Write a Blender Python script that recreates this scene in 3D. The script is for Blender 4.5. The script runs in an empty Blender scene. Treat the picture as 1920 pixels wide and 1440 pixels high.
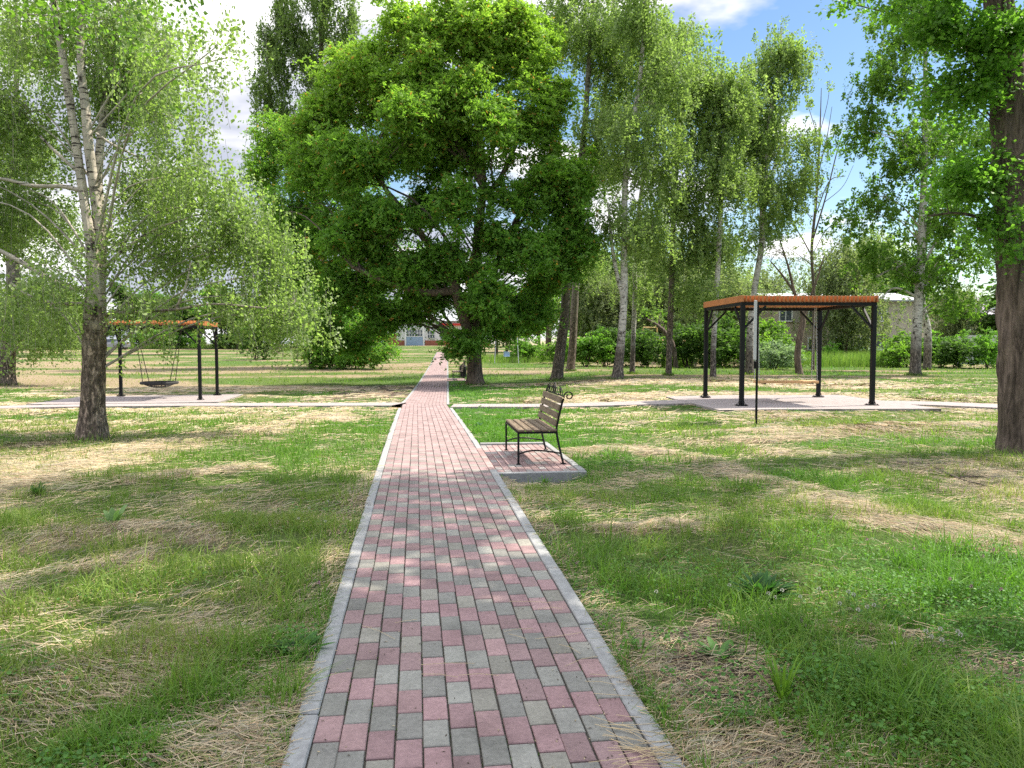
import bpy, math, random
import numpy as np
from mathutils import Vector, Euler

# ------------------------------------------------------------------ camera, sky, sun
sc = bpy.context.scene
CAMZ, FPX, HOR = 1.47, 1460.0, 645.0
PITCH = math.atan((720 - HOR) / FPX)
cd = bpy.data.cameras.new("camera"); cam = bpy.data.objects.new("camera", cd)
sc.collection.objects.link(cam); sc.camera = cam
cam.location = (0, 0, CAMZ); cam.rotation_euler = (math.pi / 2 - PITCH, 0, 0)
cd.sensor_width = 36; cd.lens = 36 * FPX / 1920; cd.clip_start = 0.05; cd.clip_end = 3000

SUN_EL, SUN_AZ = math.radians(54), math.atan2(0.94, 0.34)
sdir = Vector((math.cos(SUN_EL) * math.sin(SUN_AZ), math.cos(SUN_EL) * math.cos(SUN_AZ), math.sin(SUN_EL)))
world = bpy.data.worlds.new("World"); sc.world = world; world.use_nodes = True
nt = world.node_tree; nt.nodes.clear()
def nd(t, **k):
    n = nt.nodes.new(t)
    for a, v in k.items(): setattr(n, a, v)
    return n
sky = nd('ShaderNodeTexSky', sky_type='NISHITA', sun_disc=False, sun_elevation=SUN_EL, sun_rotation=SUN_AZ)
sky.air_density = 1.0; sky.dust_density = 0.4; sky.ozone_density = 2.0
bg1 = nd('ShaderNodeBackground'); bg1.inputs[1].default_value = 0.062
satn = nd('ShaderNodeHueSaturation'); satn.inputs['Saturation'].default_value = 1.15
nt.links.new(sky.outputs[0], satn.inputs['Color']); nt.links.new(satn.outputs[0], bg1.inputs[0])
bg2 = nd('ShaderNodeBackground'); bg2.inputs[1].default_value = 0.66
tc = nd('ShaderNodeTexCoord'); sp = nd('ShaderNodeSeparateXYZ'); nt.links.new(tc.outputs['Generated'], sp.inputs[0])
def mth(op, a, b=None, clamp=False):
    n = nd('ShaderNodeMath', operation=op); n.use_clamp = clamp
    for i, v in enumerate((a, b)):
        if v is None: continue
        if isinstance(v, (int, float)): n.inputs[i].default_value = v
        else: nt.links.new(v, n.inputs[i])
    return n.outputs[0]
zz = mth('ADD', mth('MAXIMUM', sp.outputs[2], 0.0), 0.16)
cx = mth('DIVIDE', sp.outputs[0], zz); cy = mth('DIVIDE', sp.outputs[1], zz)
cb = nd('ShaderNodeCombineXYZ'); nt.links.new(cx, cb.inputs[0]); nt.links.new(cy, cb.inputs[1])
cb.inputs[2].default_value = 3.7
n1 = nd('ShaderNodeTexNoise'); n1.inputs['Scale'].default_value = 1.15; n1.inputs['Detail'].default_value = 8; n1.inputs['Roughness'].default_value = 0.55
nt.links.new(cb.outputs[0], n1.inputs['Vector'])
# more cloud towards the left, clear blue towards the right
bias = mth('MULTIPLY', sp.outputs[0], -0.34)
fac = mth('ADD', n1.outputs[0], bias)
rp = nd('ShaderNodeValToRGB'); rp.color_ramp.elements[0].position = 0.43; rp.color_ramp.elements[1].position = 0.52
nt.links.new(fac, rp.inputs[0])
n2 = nd('ShaderNodeTexNoise'); n2.inputs['Scale'].default_value = 2.3; n2.inputs['Detail'].default_value = 5
nt.links.new(cb.outputs[0], n2.inputs['Vector'])
rc = nd('ShaderNodeValToRGB'); rc.color_ramp.elements[0].position = 0.44; rc.color_ramp.elements[0].color = (.31, .345, .44, 1)
rc.color_ramp.elements[1].position = 0.72; rc.color_ramp.elements[1].color = (.92, .93, .97, 1)
nt.links.new(n2.outputs[0], rc.inputs[0]); nt.links.new(rc.outputs[0], bg2.inputs[0])
# brighter, closer clouds added overhead, out of view, to fill the shade below
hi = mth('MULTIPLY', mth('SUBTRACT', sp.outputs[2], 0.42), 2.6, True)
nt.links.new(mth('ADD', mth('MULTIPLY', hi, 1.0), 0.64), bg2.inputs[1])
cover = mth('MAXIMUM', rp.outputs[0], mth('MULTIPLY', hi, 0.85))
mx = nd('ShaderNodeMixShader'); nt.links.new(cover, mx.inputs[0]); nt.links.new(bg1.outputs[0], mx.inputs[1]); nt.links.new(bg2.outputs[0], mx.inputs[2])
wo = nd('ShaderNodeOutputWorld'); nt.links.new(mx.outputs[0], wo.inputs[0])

sl = bpy.data.lights.new("sun", 'SUN'); sl.energy = 2.8; sl.angle = math.radians(0.55); sl.color = (1, .965, .91)
so = bpy.data.objects.new("sun", sl); sc.collection.objects.link(so)
so.rotation_euler = sdir.to_track_quat('Z', 'Y').to_euler(); so.location = (20, 10, 30)
sc.view_settings.view_transform = 'Standard'; sc.view_settings.look = 'None'
sc.view_settings.exposure = 1.68; sc.view_settings.use_white_balance = True; sc.view_settings.white_balance_temperature = 7000; sc.view_settings.white_balance_tint = 10; sc.view_settings.gamma = 1
cy_ = sc.cycles
cy_.max_bounces = 9; cy_.diffuse_bounces = 6; cy_.glossy_bounces = 2; cy_.transmission_bounces = 8
cy_.use_denoising = False; cy_.sample_clamp_indirect = 6

# ------------------------------------------------------------------ numbers
def _h(ix, iy, s):
    v = (ix * 374761393 + iy * 668265263 + s * 1274126177) & 0xffffffff
    v = ((v ^ (v >> 13)) * 1274126177) & 0xffffffff
    return ((v ^ (v >> 16)) & 0xffff) / 65535.0
def vn(x, y, s=0):
    x = np.asarray(x, float); y = np.asarray(y, float)
    xi = np.floor(x).astype(np.int64); yi = np.floor(y).astype(np.int64)
    fx = x - xi; fy = y - yi; fx = fx * fx * (3 - 2 * fx); fy = fy * fy * (3 - 2 * fy)
    a = _h(xi, yi, s); b = _h(xi + 1, yi, s); c = _h(xi, yi + 1, s); d = _h(xi + 1, yi + 1, s)
    return (a * (1 - fx) + b * fx) * (1 - fy) + (c * (1 - fx) + d * fx) * fy
def fbm(x, y, s=0, o=4):
    t = 0; a = .5; n = 0
    for k in range(o):
        t = t + a * vn(x * 2 ** k, y * 2 ** k, s + k * 17); n += a; a *= .5
    return t / n
def sstep(a, b, x):
    t = np.clip((x - a) / (b - a), 0, 1); return t * t * (3 - 2 * t)

TY = [-50, 0, 10, 15, 20, 25, 36, 60, 95, 115, 135, 160, 900]
TZ = [0, 0, 0, -.07, -.19, -.28, -.30, -.10, .47, 1.0, 1.33, 1.42, 1.45]
_ty = np.linspace(-50, 900, 9501)
_tz = np.interp(_ty, TY, TZ); _k = np.ones(61) / 61; _tz = np.convolve(np.pad(_tz, 30, mode='edge'), _k, 'valid')
def T(x, y):
    x = np.asarray(x, float); y = np.asarray(y, float)
    b = np.interp(y, _ty, _tz)
    w = np.where(x < 0, 1 + .45 * sstep(0, 12, -x), 1 - .85 * sstep(0, 6, x))
    far = sstep(60, 90, y) * sstep(0, 15, x)
    r = np.where(b < 0, b * w, b)
    return r * (1 - .75 * far * (b > 0))
def U(px, py, Y):
    a = (px - 960) / FPX; b = (720 - py) / FPX
    d = np.array([a, math.cos(PITCH) + b * math.sin(PITCH), -math.sin(PITCH) + b * math.cos(PITCH)])
    return np.array([0, 0, CAMZ]) + d * (Y / d[1])
def G(px, py):
    lo = 1.0
    Y = 1.0
    while Y < 400:
        p = U(px, py, Y)
        if p[2] < T(p[0], p[1]): break
        lo = Y; Y *= 1.01
    hi = Y
    for _ in range(30):
        m = (lo + hi) / 2; p = U(px, py, m)
        if p[2] < T(p[0], p[1]): hi = m
        else: lo = m
    p = U(px, py, hi); return np.array([p[0], p[1], float(T(p[0], p[1]))])

# path centre line
KY = 22.0; PX0, PS1, PS2 = .222, -.1226, -.0826; PEND = 96.0
def pcx(y):
    y = np.asarray(y, float)
    return np.where(y < KY, PX0 + PS1 * y, PX0 + PS1 * KY + PS2 * (y - KY))
PHW = .70     # outer half width

# ------------------------------------------------------------------ materials
def newmat(name):
    m = bpy.data.materials.new(name); m.use_nodes = True; t = m.node_tree; t.nodes.clear()
    return m, t
class NB:
    def __init__(s, name): s.m, s.t = newmat(name)
    def n(s, ty, **k):
        x = s.t.nodes.new(ty)
        for a, v in k.items(): setattr(x, a, v)
        return x
    def l(s, a, b): s.t.links.new(a, b)
    def setin(s, sock, v):
        if hasattr(v, 'links') or isinstance(v, bpy.types.NodeSocket): s.l(v, sock)
        else: sock.default_value = (*v, 1) if isinstance(v, tuple) and len(v) == 3 and sock.type == 'RGBA' else v
    def math(s, op, a, b=0.0, clamp=False):
        x = s.n('ShaderNodeMath', operation=op); x.use_clamp = clamp; s.setin(x.inputs[0], a); s.setin(x.inputs[1], b); return x.outputs[0]
    def noise(s, sc_, vec=None, detail=4, rough=.55, dist=0):
        x = s.n('ShaderNodeTexNoise'); x.inputs['Scale'].default_value = sc_; x.inputs['Detail'].default_value = detail
        x.inputs['Roughness'].default_value = rough; x.inputs['Distortion'].default_value = dist
        if vec is not None: s.l(vec, x.inputs['Vector'])
        return x.outputs[0]
    def mapv(s, scale, src='Object', rot=(0, 0, 0)):
        c = s.n('ShaderNodeTexCoord'); mp = s.n('ShaderNodeMapping'); mp.inputs['Scale'].default_value = scale; mp.inputs['Rotation'].default_value = rot
        s.l(c.outputs[src], mp.inputs[0]); return mp.outputs[0]
    def ramp(s, f, stops):
        r = s.n('ShaderNodeValToRGB'); e = r.color_ramp.elements
        while len(e) < len(stops): e.new(.5)
        for k, (p, c) in enumerate(stops):
            e[k].position = p; e[k].color = (*c, 1) if isinstance(c, tuple) else (c, c, c, 1)
        s.l(f, r.inputs[0]); return r.outputs[0]
    def mix(s, f, a, b, mode='MIX'):
        x = s.n('ShaderNodeMix', data_type='RGBA', blend_type=mode); s.setin(x.inputs[0], f); s.setin(x.inputs[6], a); s.setin(x.inputs[7], b); return x.outputs[2]
    def bump(s, h, strength=.3, dist=.02):
        b = s.n('ShaderNodeBump'); b.inputs['Strength'].default_value = strength; b.inputs['Distance'].default_value = dist; s.l(h, b.inputs['Height']); return b.outputs[0]
    def done(s, col, rough=.7, metal=0, bump=None, spec=.5):
        p = s.n('ShaderNodeBsdfPrincipled'); s.setin(p.inputs['Base Color'], col); s.setin(p.inputs['Roughness'], rough)
        p.inputs['Metallic'].default_value = metal; p.inputs['Specular IOR Level'].default_value = spec
        if bump is not None: s.l(bump, p.inputs['Normal'])
        o = s.n('ShaderNodeOutputMaterial'); s.l(p.outputs[0], o.inputs[0]); return s.m

def plain(name, c, rough=.6, metal=0, var=.25, scale=6, bump=.15, spec=.5):
    b = NB(name); v = b.mapv((1, 1, 1)); n = b.noise(scale, v, 6, .65)
    lo = tuple(x * (1 - var) for x in c); hi = tuple(min(1, x * (1 + var)) for x in c)
    col = b.ramp(n, [(.3, lo), (.7, hi)])
    return b.done(col, rough, metal, b.bump(n, bump, .004), spec)

def leafmat(name, trans=.38, rough=.5, spec=.35):
    b = NB(name); a = b.n('ShaderNodeAttribute', attribute_name='col')
    p = b.n('ShaderNodeBsdfPrincipled'); b.l(a.outputs['Color'], p.inputs['Base Color']); p.inputs['Roughness'].default_value = rough
    p.inputs['Specular IOR Level'].default_value = spec
    tcol = b.mix(1.0, a.outputs['Color'], (1.0, 1.15, .6), 'MULTIPLY')
    hs = b.n('ShaderNodeHueSaturation'); hs.inputs['Value'].default_value = 2.0; b.l(tcol, hs.inputs['Color'])
    tr = b.n('ShaderNodeBsdfTranslucent'); b.l(hs.outputs[0], tr.inputs[0])
    m = b.n('ShaderNodeMixShader'); m.inputs[0].default_value = trans; b.l(p.outputs[0], m.inputs[1]); b.l(tr.outputs[0], m.inputs[2])
    o = b.n('ShaderNodeOutputMaterial'); b.l(m.outputs[0], o.inputs[0]); return b.m

def attrmat(name, rough=.8, nscale=40, var=.25, bump=.3, spec=.3):
    b = NB(name); a = b.n('ShaderNodeAttribute', attribute_name='col'); v = b.mapv((1, 1, 1))
    n = b.noise(nscale, v, 5, .7); n2_ = b.noise(3, v, 4, .6)
    f = b.ramp(n, [(.25, 1 - var), (.75, 1 + var * .6)]); f2 = b.ramp(n2_, [(.3, .76), (.5, 1.0), (.7, 1.12)])
    col = b.mix(1.0, b.mix(1.0, a.outputs['Color'], f, 'MULTIPLY'), f2, 'MULTIPLY')
    return b.done(col, rough, 0, b.bump(n, bump, .003), spec)

def barkmat(name, white=(.62, .58, .52), dark=(.045, .038, .032), zrough=1.6, browned=(.12, .095, .075), soft=.9):
    b = NB(name); c = b.n('ShaderNodeTexCoord'); s_ = b.n('ShaderNodeSeparateXYZ'); b.l(c.outputs['Object'], s_.inputs[0])
    v = b.mapv((3.0, 3.0, 22)); v2 = b.mapv((5, 5, 3.2)); v3 = b.mapv((19, 19, 7))
    lent = b.ramp(b.noise(1.3, v, 3, .6), [(.56, 0.0), (.62, 1.0)])
    blot = b.ramp(b.noise(.9, v2, 5, .7), [(.55, 0.0), (.62, 1.0)])
    wn = b.noise(4, b.mapv((1, 1, 2)), 5, .6)
    wcol = b.ramp(wn, [(.3, tuple(x * .62 for x in white)), (.65, white)])
    m1 = b.math('MAXIMUM', lent, blot)
    col = b.mix(m1, wcol, dark)
    fis = b.noise(1.0, v3, 6, .75, .6)
    rcol = b.ramp(fis, [(.38, tuple(x * .35 for x in browned)), (.52, browned), (.64, tuple(min(1, x * 3.4) for x in browned))])
    hn = b.math('ADD', s_.outputs[2], b.math('MULTIPLY', b.math('SUBTRACT', b.noise(1.6, b.mapv((1, 1, 1)), 4), .5), 2.2))
    f = b.ramp(b.math('DIVIDE', hn, zrough + soft), [(zrough / (zrough + soft) * .75, 1.0), (.98, 0.0)])
    col = b.mix(f, col, rcol)
    return b.done(col, .85, 0, b.bump(fis, .7, .02), .2)
def roughbark(name, c=(.14, .105, .08), sc_=(16, 16, 3)):
    b = NB(name); fis = b.noise(1.0, b.mapv(sc_), 7, .75, .8)
    col = b.ramp(fis, [(.36, tuple(x * .28 for x in c)), (.5, c), (.68, tuple(min(1, x * 2.0) for x in c))])
    big = b.ramp(b.noise(1.6, b.mapv((1, 1, .7)), 4), [(.3, .75), (.7, 1.2)])
    return b.done(b.mix(1.0, col, big, 'MULTIPLY'), .9, 0, b.bump(fis, .8, .03), .15)

M = {}
M['leaf'] = leafmat('leaf', .46)
M['leaf_far'] = leafmat('leaf_far', .42, .6, .2)
M['blade'] = leafmat('blade', .30, .55, .25)
M['straw'] = attrmat('straw', .75, 30, .1, 0, .25)
M['birch_near'] = barkmat('birch_bark_near', white=(.52, .46, .38), zrough=2.1, soft=.5, browned=(.16, .12, .095))
M['birch'] = barkmat('birch_bark', white=(.58, .55, .50), zrough=1.5, soft=1.0, browned=(.10, .085, .07))
M['birch_dark'] = barkmat('birch_bark_dark', white=(.30, .27, .23), zrough=3.5, soft=2.5, browned=(.115, .092, .072))
M['bark'] = roughbark('rough_bark')
M['bark_red'] = roughbark('fissured_bark', (.125, .095, .078), (12, 12, 1.9))
M['twig'] = plain('twig', (.11, .085, .065), .9, var=.4)
M['twig_pale'] = plain('pale_twig', (.36, .32, .27), .85, var=.4, scale=9)
M['paver'] = attrmat('paver', .9, 55, .28, .5, .2)
M['kerb'] = plain('kerb_concrete', (.28, .28, .275), .9, var=.2, scale=25, bump=.3, spec=.2)
M['black_metal'] = plain('black_metal', (.008, .0085, .009), .6, var=.3, spec=.25)
M['wood_orange'] = plain('stained_wood', (.40, .15, .05), .55, var=.25, scale=4, bump=.2)
M['wood_grey'] = None
b = NB('slat_wood'); g = b.noise(1, b.mapv((60, 4, 60)), 5, .7)
M['bench_wood'] = b.done(b.ramp(g, [(.3, (.075, .05, .033)), (.55, (.18, .13, .085)), (.75, (.30, .23, .15))]), .55, 0, b.bump(g, .3, .004), .4)
M['steel'] = plain('galvanised_steel', (.45, .46, .48), .4, .8, .1)
M['grey_paint'] = plain('grey_paint', (.5, .51, .54), .55, 0, .08)
M['rope'] = plain('rope', (.03, .03, .03), .9)
M['plank'] = plain('plank', (.62, .36, .16), .6, var=.2)

def groundmat():
    b = NB('ground'); a = b.n('ShaderNodeAttribute', attribute_name='mixc'); s_ = b.n('ShaderNodeSeparateColor'); b.l(a.outputs['Color'], s_.inputs[0])
    v = b.mapv((1, 1, 1)); vs = b.mapv((14, 60, 1), rot=(0, 0, .25)); vs2 = b.mapv((55, 16, 1), rot=(0, 0, -.4))
    fine = b.noise(38, v, 6, .8); st1 = b.noise(1, vs, 4, .7); st2 = b.noise(1, vs2, 4, .7); med = b.noise(3.2, v, 5, .65)
    green = b.ramp(fine, [(.3, (.028, .042, .012)), (.5, (.085, .12, .032)), (.7, (.15, .20, .06))])
    lush = b.ramp(fine, [(.3, (.020, .042, .010)), (.5, (.05, .11, .022)), (.7, (.10, .19, .035))])
    green = b.mix(s_.outputs[2], green, lush)
    stm = b.math('MAXIMUM', st1, st2)
    hay = b.ramp(stm, [(.42, (.09, .068, .04)), (.56, (.27, .21, .13)), (.74, (.48, .385, .25))])
    soil = b.ramp(fine, [(.3, (.045, .033, .025)), (.7, (.15, .115, .085))])
    hf = b.math('ADD', s_.outputs[0], b.math('MULTIPLY', b.math('SUBTRACT', b.math('ADD', b.math('MULTIPLY', fine, .5), b.math('MULTIPLY', med, .5)), .5), 2.2))
    hf = b.ramp(hf, [(.30, 0.0), (.66, 1.0)])
    col = b.mix(hf, green, hay)
    sf = b.ramp(b.math('ADD', s_.outputs[1], b.math('MULTIPLY', b.math('SUBTRACT', med, .5), .9)), [(.42, 0.0), (.62, 1.0)])
    col = b.mix(sf, col, soil)
    return b.done(col, .95, 0, b.bump(b.math('ADD', fine, stm), .8, .03), .1)
M['ground'] = groundmat()

# ------------------------------------------------------------------ mesh building
coll = sc.collection
class NM:
    def __init__(s): s.v = []; s.f = {3: [], 4: []}; s.c = []; s.n = 0
    def add(s, v, q=None, t=None, col=None):
        v = np.asarray(v, np.float32).reshape(-1, 3)
        if q is not None and len(q): s.f[4].append(np.asarray(q, np.int64).reshape(-1, 4) + s.n)
        if t is not None and len(t): s.f[3].append(np.asarray(t, np.int64).reshape(-1, 3) + s.n)
        s.v.append(v)
        if col is not None:
            col = np.asarray(col, np.float32)
            if col.ndim == 1: col = np.tile(col, (len(v), 1))
            s.c.append(col[:, :3])
        s.n += len(v)
    def box(s, c, d, col=None, rot=None, bev=0):
        c = np.array(c, float); x, y, z = np.array(d, float) / 2
        if bev <= 0:
            v = np.array([[i, j, k] for k in (-z, z) for j in (-y, y) for i in (-x, x)])
            q = [[0, 2, 3, 1], [4, 5, 7, 6], [0, 1, 5, 4], [2, 6, 7, 3], [0, 4, 6, 2], [1, 3, 7, 5]]; t = None
        else:
            vs = []
            for sx in (-1, 1):
                for sy in (-1, 1):
                    for sz in (-1, 1):
                        vs += [(sx * x, sy * (y - bev), sz * (z - bev)), (sx * (x - bev), sy * y, sz * (z - bev)), (sx * (x - bev), sy * (y - bev), sz * z)]
            v = np.array(vs)
            I = lambda sx, sy, sz, a: (((sx > 0) * 4 + (sy > 0) * 2 + (sz > 0)) * 3 + a)
            q = []; t = []
            for sx in (-1, 1): q.append([I(sx, -1, -1, 0), I(sx, 1, -1, 0), I(sx, 1, 1, 0), I(sx, -1, 1, 0)])
            for sy in (-1, 1): q.append([I(-1, sy, -1, 1), I(1, sy, -1, 1), I(1, sy, 1, 1), I(-1, sy, 1, 1)])
            for sz in (-1, 1): q.append([I(-1, -1, sz, 2), I(1, -1, sz, 2), I(1, 1, sz, 2), I(-1, 1, sz, 2)])
            for a_ in (-1, 1):
                for b_ in (-1, 1):
                    q.append([I(a_, b_, -1, 0), I(a_, b_, -1, 1), I(a_, b_, 1, 1), I(a_, b_, 1, 0)])
                    q.append([I(a_, -1, b_, 0), I(a_, -1, b_, 2), I(a_, 1, b_, 2), I(a_, 1, b_, 0)])
                    q.append([I(-1, a_, b_, 1), I(-1, a_, b_, 2), I(1, a_, b_, 2), I(1, a_, b_, 1)])
                    for c_ in (-1, 1): t.append([I(a_, b_, c_, 0), I(a_, b_, c_, 1), I(a_, b_, c_, 2)])
        if rot is not None:
            R = np.array(Euler(rot).to_matrix()); v = v @ R.T
        s.add(v + c, q, t, col)
    def bar(s, a, b_, w, h=None, col=None):
        """square bar from a to b"""
        a = np.array(a, float); b_ = np.array(b_, float); h = h or w
        d = b_ - a; L = np.linalg.norm(d); d /= L
        up = np.array([0, 0, 1.]) if abs(d[2]) < .95 else np.array([0, 1., 0])
        e1 = np.cross(d, up); e1 /= np.linalg.norm(e1); e2 = np.cross(e1, d)
        v = [p + e1 * i * w / 2 + e2 * j * h / 2 for p in (a, b_) for j in (-1, 1) for i in (-1, 1)]
        s.add(v, [[0, 2, 3, 1], [4, 5, 7, 6], [0, 1, 5, 4], [2, 6, 7, 3], [0, 4, 6, 2], [1, 3, 7, 5]], None, col)
    def tubes(s, P, R, sides=5, col=None, disp=None, cap=False):
        P = np.asarray(P, float); R = np.asarray(R, float)
        if P.ndim == 2: P = P[None]; R = R[None]
        N, K, _ = P.shape
        if R.ndim == 1: R = np.broadcast_to(R, (N, K))
        Tn = np.gradient(P, axis=1); Tn /= np.linalg.norm(Tn, axis=2, keepdims=True) + 1e-9
        mean = P[:, -1] - P[:, 0]; mean /= np.linalg.norm(mean, axis=1, keepdims=True) + 1e-9
        ref = np.where(np.abs(mean[:, 2:3]) > .6, np.array([[1., 0, 0]]), np.array([[0, 0, 1.]]))[:, None, :]
        e1 = np.cross(np.broadcast_to(ref, P.shape), Tn); e1 /= np.linalg.norm(e1, axis=2, keepdims=True) + 1e-9
        e2 = np.cross(Tn, e1)
        th = np.arange(sides) / sides * 2 * np.pi
        rr = np.broadcast_to(R[:, :, None], (N, K, sides)).copy()
        if disp is not None: rr = rr * (1 + disp(th[None, None, :], P[:, :, 2][:, :, None]))
        V = P[:, :, None, :] + rr[..., None] * (e1[:, :, None, :] * np.cos(th)[None, None, :, None] + e2[:, :, None, :] * np.sin(th)[None, None, :, None])
        i = np.arange(N)[:, None, None] * K * sides; k = np.arange(K - 1)[None, :, None] * sides; j = np.arange(sides)[None, None, :]; j2 = (j + 1) % sides
        q = np.stack([i + k + j, i + k + j2, i + k + sides + j2, i + k + sides + j], -1).reshape(-1, 4)
        s.add(V.reshape(-1, 3), q, None, col)
    def build(s, name, mat, parent=None, smooth=False, at=None):
        me = bpy.data.meshes.new(name)
        v = np.concatenate(s.v) if s.v else np.zeros((0, 3), np.float32)
        if at is not None: v = v - np.asarray(at, np.float32)
        me.vertices.add(len(v)); me.vertices.foreach_set('co', v.astype(np.float32).ravel())
        q = np.concatenate(s.f[4]) if s.f[4] else np.zeros((0, 4), int); t = np.concatenate(s.f[3]) if s.f[3] else np.zeros((0, 3), int)
        loops = np.concatenate([q.ravel(), t.ravel()]).astype(np.int32)
        me.loops.add(len(loops)); me.loops.foreach_set('vertex_index', loops)
        st = np.concatenate([np.arange(len(q)) * 4, len(q) * 4 + np.arange(len(t)) * 3]).astype(np.int32)
        me.polygons.add(len(st)); me.polygons.foreach_set('loop_start', st)
        me.update(calc_edges=True)
        if s.c and sum(len(c) for c in s.c) == len(v):
            ca = me.color_attributes.new('col', 'FLOAT_COLOR', 'POINT')
            cc = np.concatenate(s.c); cc = np.concatenate([cc, np.ones((len(cc), 1), np.float32)], 1)
            ca.data.foreach_set('color', cc.astype(np.float32).ravel())
        me.polygons.foreach_set('use_smooth', np.full(len(st), bool(smooth)))
        me.materials.append(mat)
        o = bpy.data.objects.new(name, me); coll.objects.link(o)
        if parent is not None: o.parent = parent
        return o
def empty(name, loc, rz=0):
    o = bpy.data.objects.new(name, None); coll.objects.link(o); o.location = [float(c) for c in loc]; o.rotation_euler = (0, 0, rz); o.empty_display_size = .2
    return o
def tag(o, label=None, cat=None, group=None, kind=None):
    if label: o['label'] = label
    if cat: o['category'] = cat
    if group: o['group'] = group
    if kind: o['kind'] = kind
    return o
def copytree(o, parent=None):
    c = o.copy(); coll.objects.link(c)
    if parent is not None: c.parent = parent
    for ch in list(o.children): copytree(ch, c)
    return c
def catmull(P, n):
    P = np.asarray(P, float)
    if len(P) == 2: return P[0] + (P[1] - P[0]) * np.linspace(0, 1, n)[:, None]
    Q = np.vstack([2 * P[0] - P[1], P, 2 * P[-1] - P[-2]]); u = np.linspace(0, len(P) - 1 - 1e-6, n); i = u.astype(int); t = (u - i)[:, None]
    p0, p1, p2, p3 = Q[i], Q[i + 1], Q[i + 2], Q[i + 3]
    return .5 * (2 * p1 + (p2 - p0) * t + (2 * p0 - 5 * p1 + 4 * p2 - p3) * t ** 2 + (3 * p1 - p0 - 3 * p2 + p3) * t ** 3)
def norm(a): return a / (np.linalg.norm(a, axis=-1, keepdims=True) + 1e-9)

# ------------------------------------------------------------------ ground maps
def seg_d(x, y, pts):
    d = np.full(np.shape(x), 1e9)
    for (a, b_) in zip(pts[:-1], pts[1:]):
        ax, ay = a[:2]; bx, by = b_[:2]; L = (bx - ax) ** 2 + (by - ay) ** 2 + 1e-9
        t = np.clip(((x - ax) * (bx - ax) + (y - ay) * (by - ay)) / L, 0, 1)
        d = np.minimum(d, np.hypot(x - ax - t * (bx - ax), y - ay - t * (by - ay)))
    return d
WIND = [([(-60, 940), (120, 880), (300, 835), (470, 812), (640, 782)], .75, 1.0), ([(150, 915), (330, 895), (480, 884)], .3, .9),
        ([(-80, 1035), (90, 1015), (200, 1000), (320, 1015)], .35, .9), ([(-60, 1130), (100, 1085), (230, 1050)], .3, .8),
        ([(655, 1030), (600, 1180), (520, 1330), (440, 1460)], .11, .65), ([(-40, 1290), (200, 1240), (430, 1180)], .10, .35), ([(330, 1440), (420, 1370), (560, 1270)], .10, .5),
        ([(1130, 845), (1290, 862), (1400, 900), (1560, 940), (1700, 975), (1960, 1040)], .36, 1.0), ([(1100, 850), (1300, 835), (1500, 822), (1700, 800), (1900, 800)], .55, .8),
        ([(1620, 880), (1780, 882), (1960, 925)], .35, .8), ([(1180, 1000), (1280, 985)], .2, .7), ([(1170, 1200), (1240, 1310), (1330, 1450)], .10, .5),
        ([(1500, 1180), (1700, 1190)], .1, .5), ([(1000, 935), (1120, 960)], .15, .5), ([(1450, 815), (1560, 812)], .45, 1.0)]
WIND = [([G(*p) for p in pts], w, s) for pts, w, s in WIND]
SOIL = [((1300, 1240), .42, .9), ((1420, 1400), .35, .8), ((1880, 1275), .35, 1.0), ((1180, 1210), .18, .8), ((1345, 1190), .25, .6), ((1580, 1210), .15, .7),
        ((700, 738), 1.7, 1.0), ((745, 728), 1.3, 1.0), ((640, 747), 1.1, .9), ((640, 747), 1.1, .9), ((1600, 1400), .2, .4), ((690, 728), 1.5, 1.0), ((590, 749), .8, .9), ((735, 742), 1.3, 1.0)]
SOIL = [(G(*p), r, s) for p, r, s in SOIL] + [(np.array([.05, 8.55, 0]), .42, .95), (np.array([-.1, 8.5, 0]), .3, .9), (np.array([.5, 8.6, 0]), .4, .8)]
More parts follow.
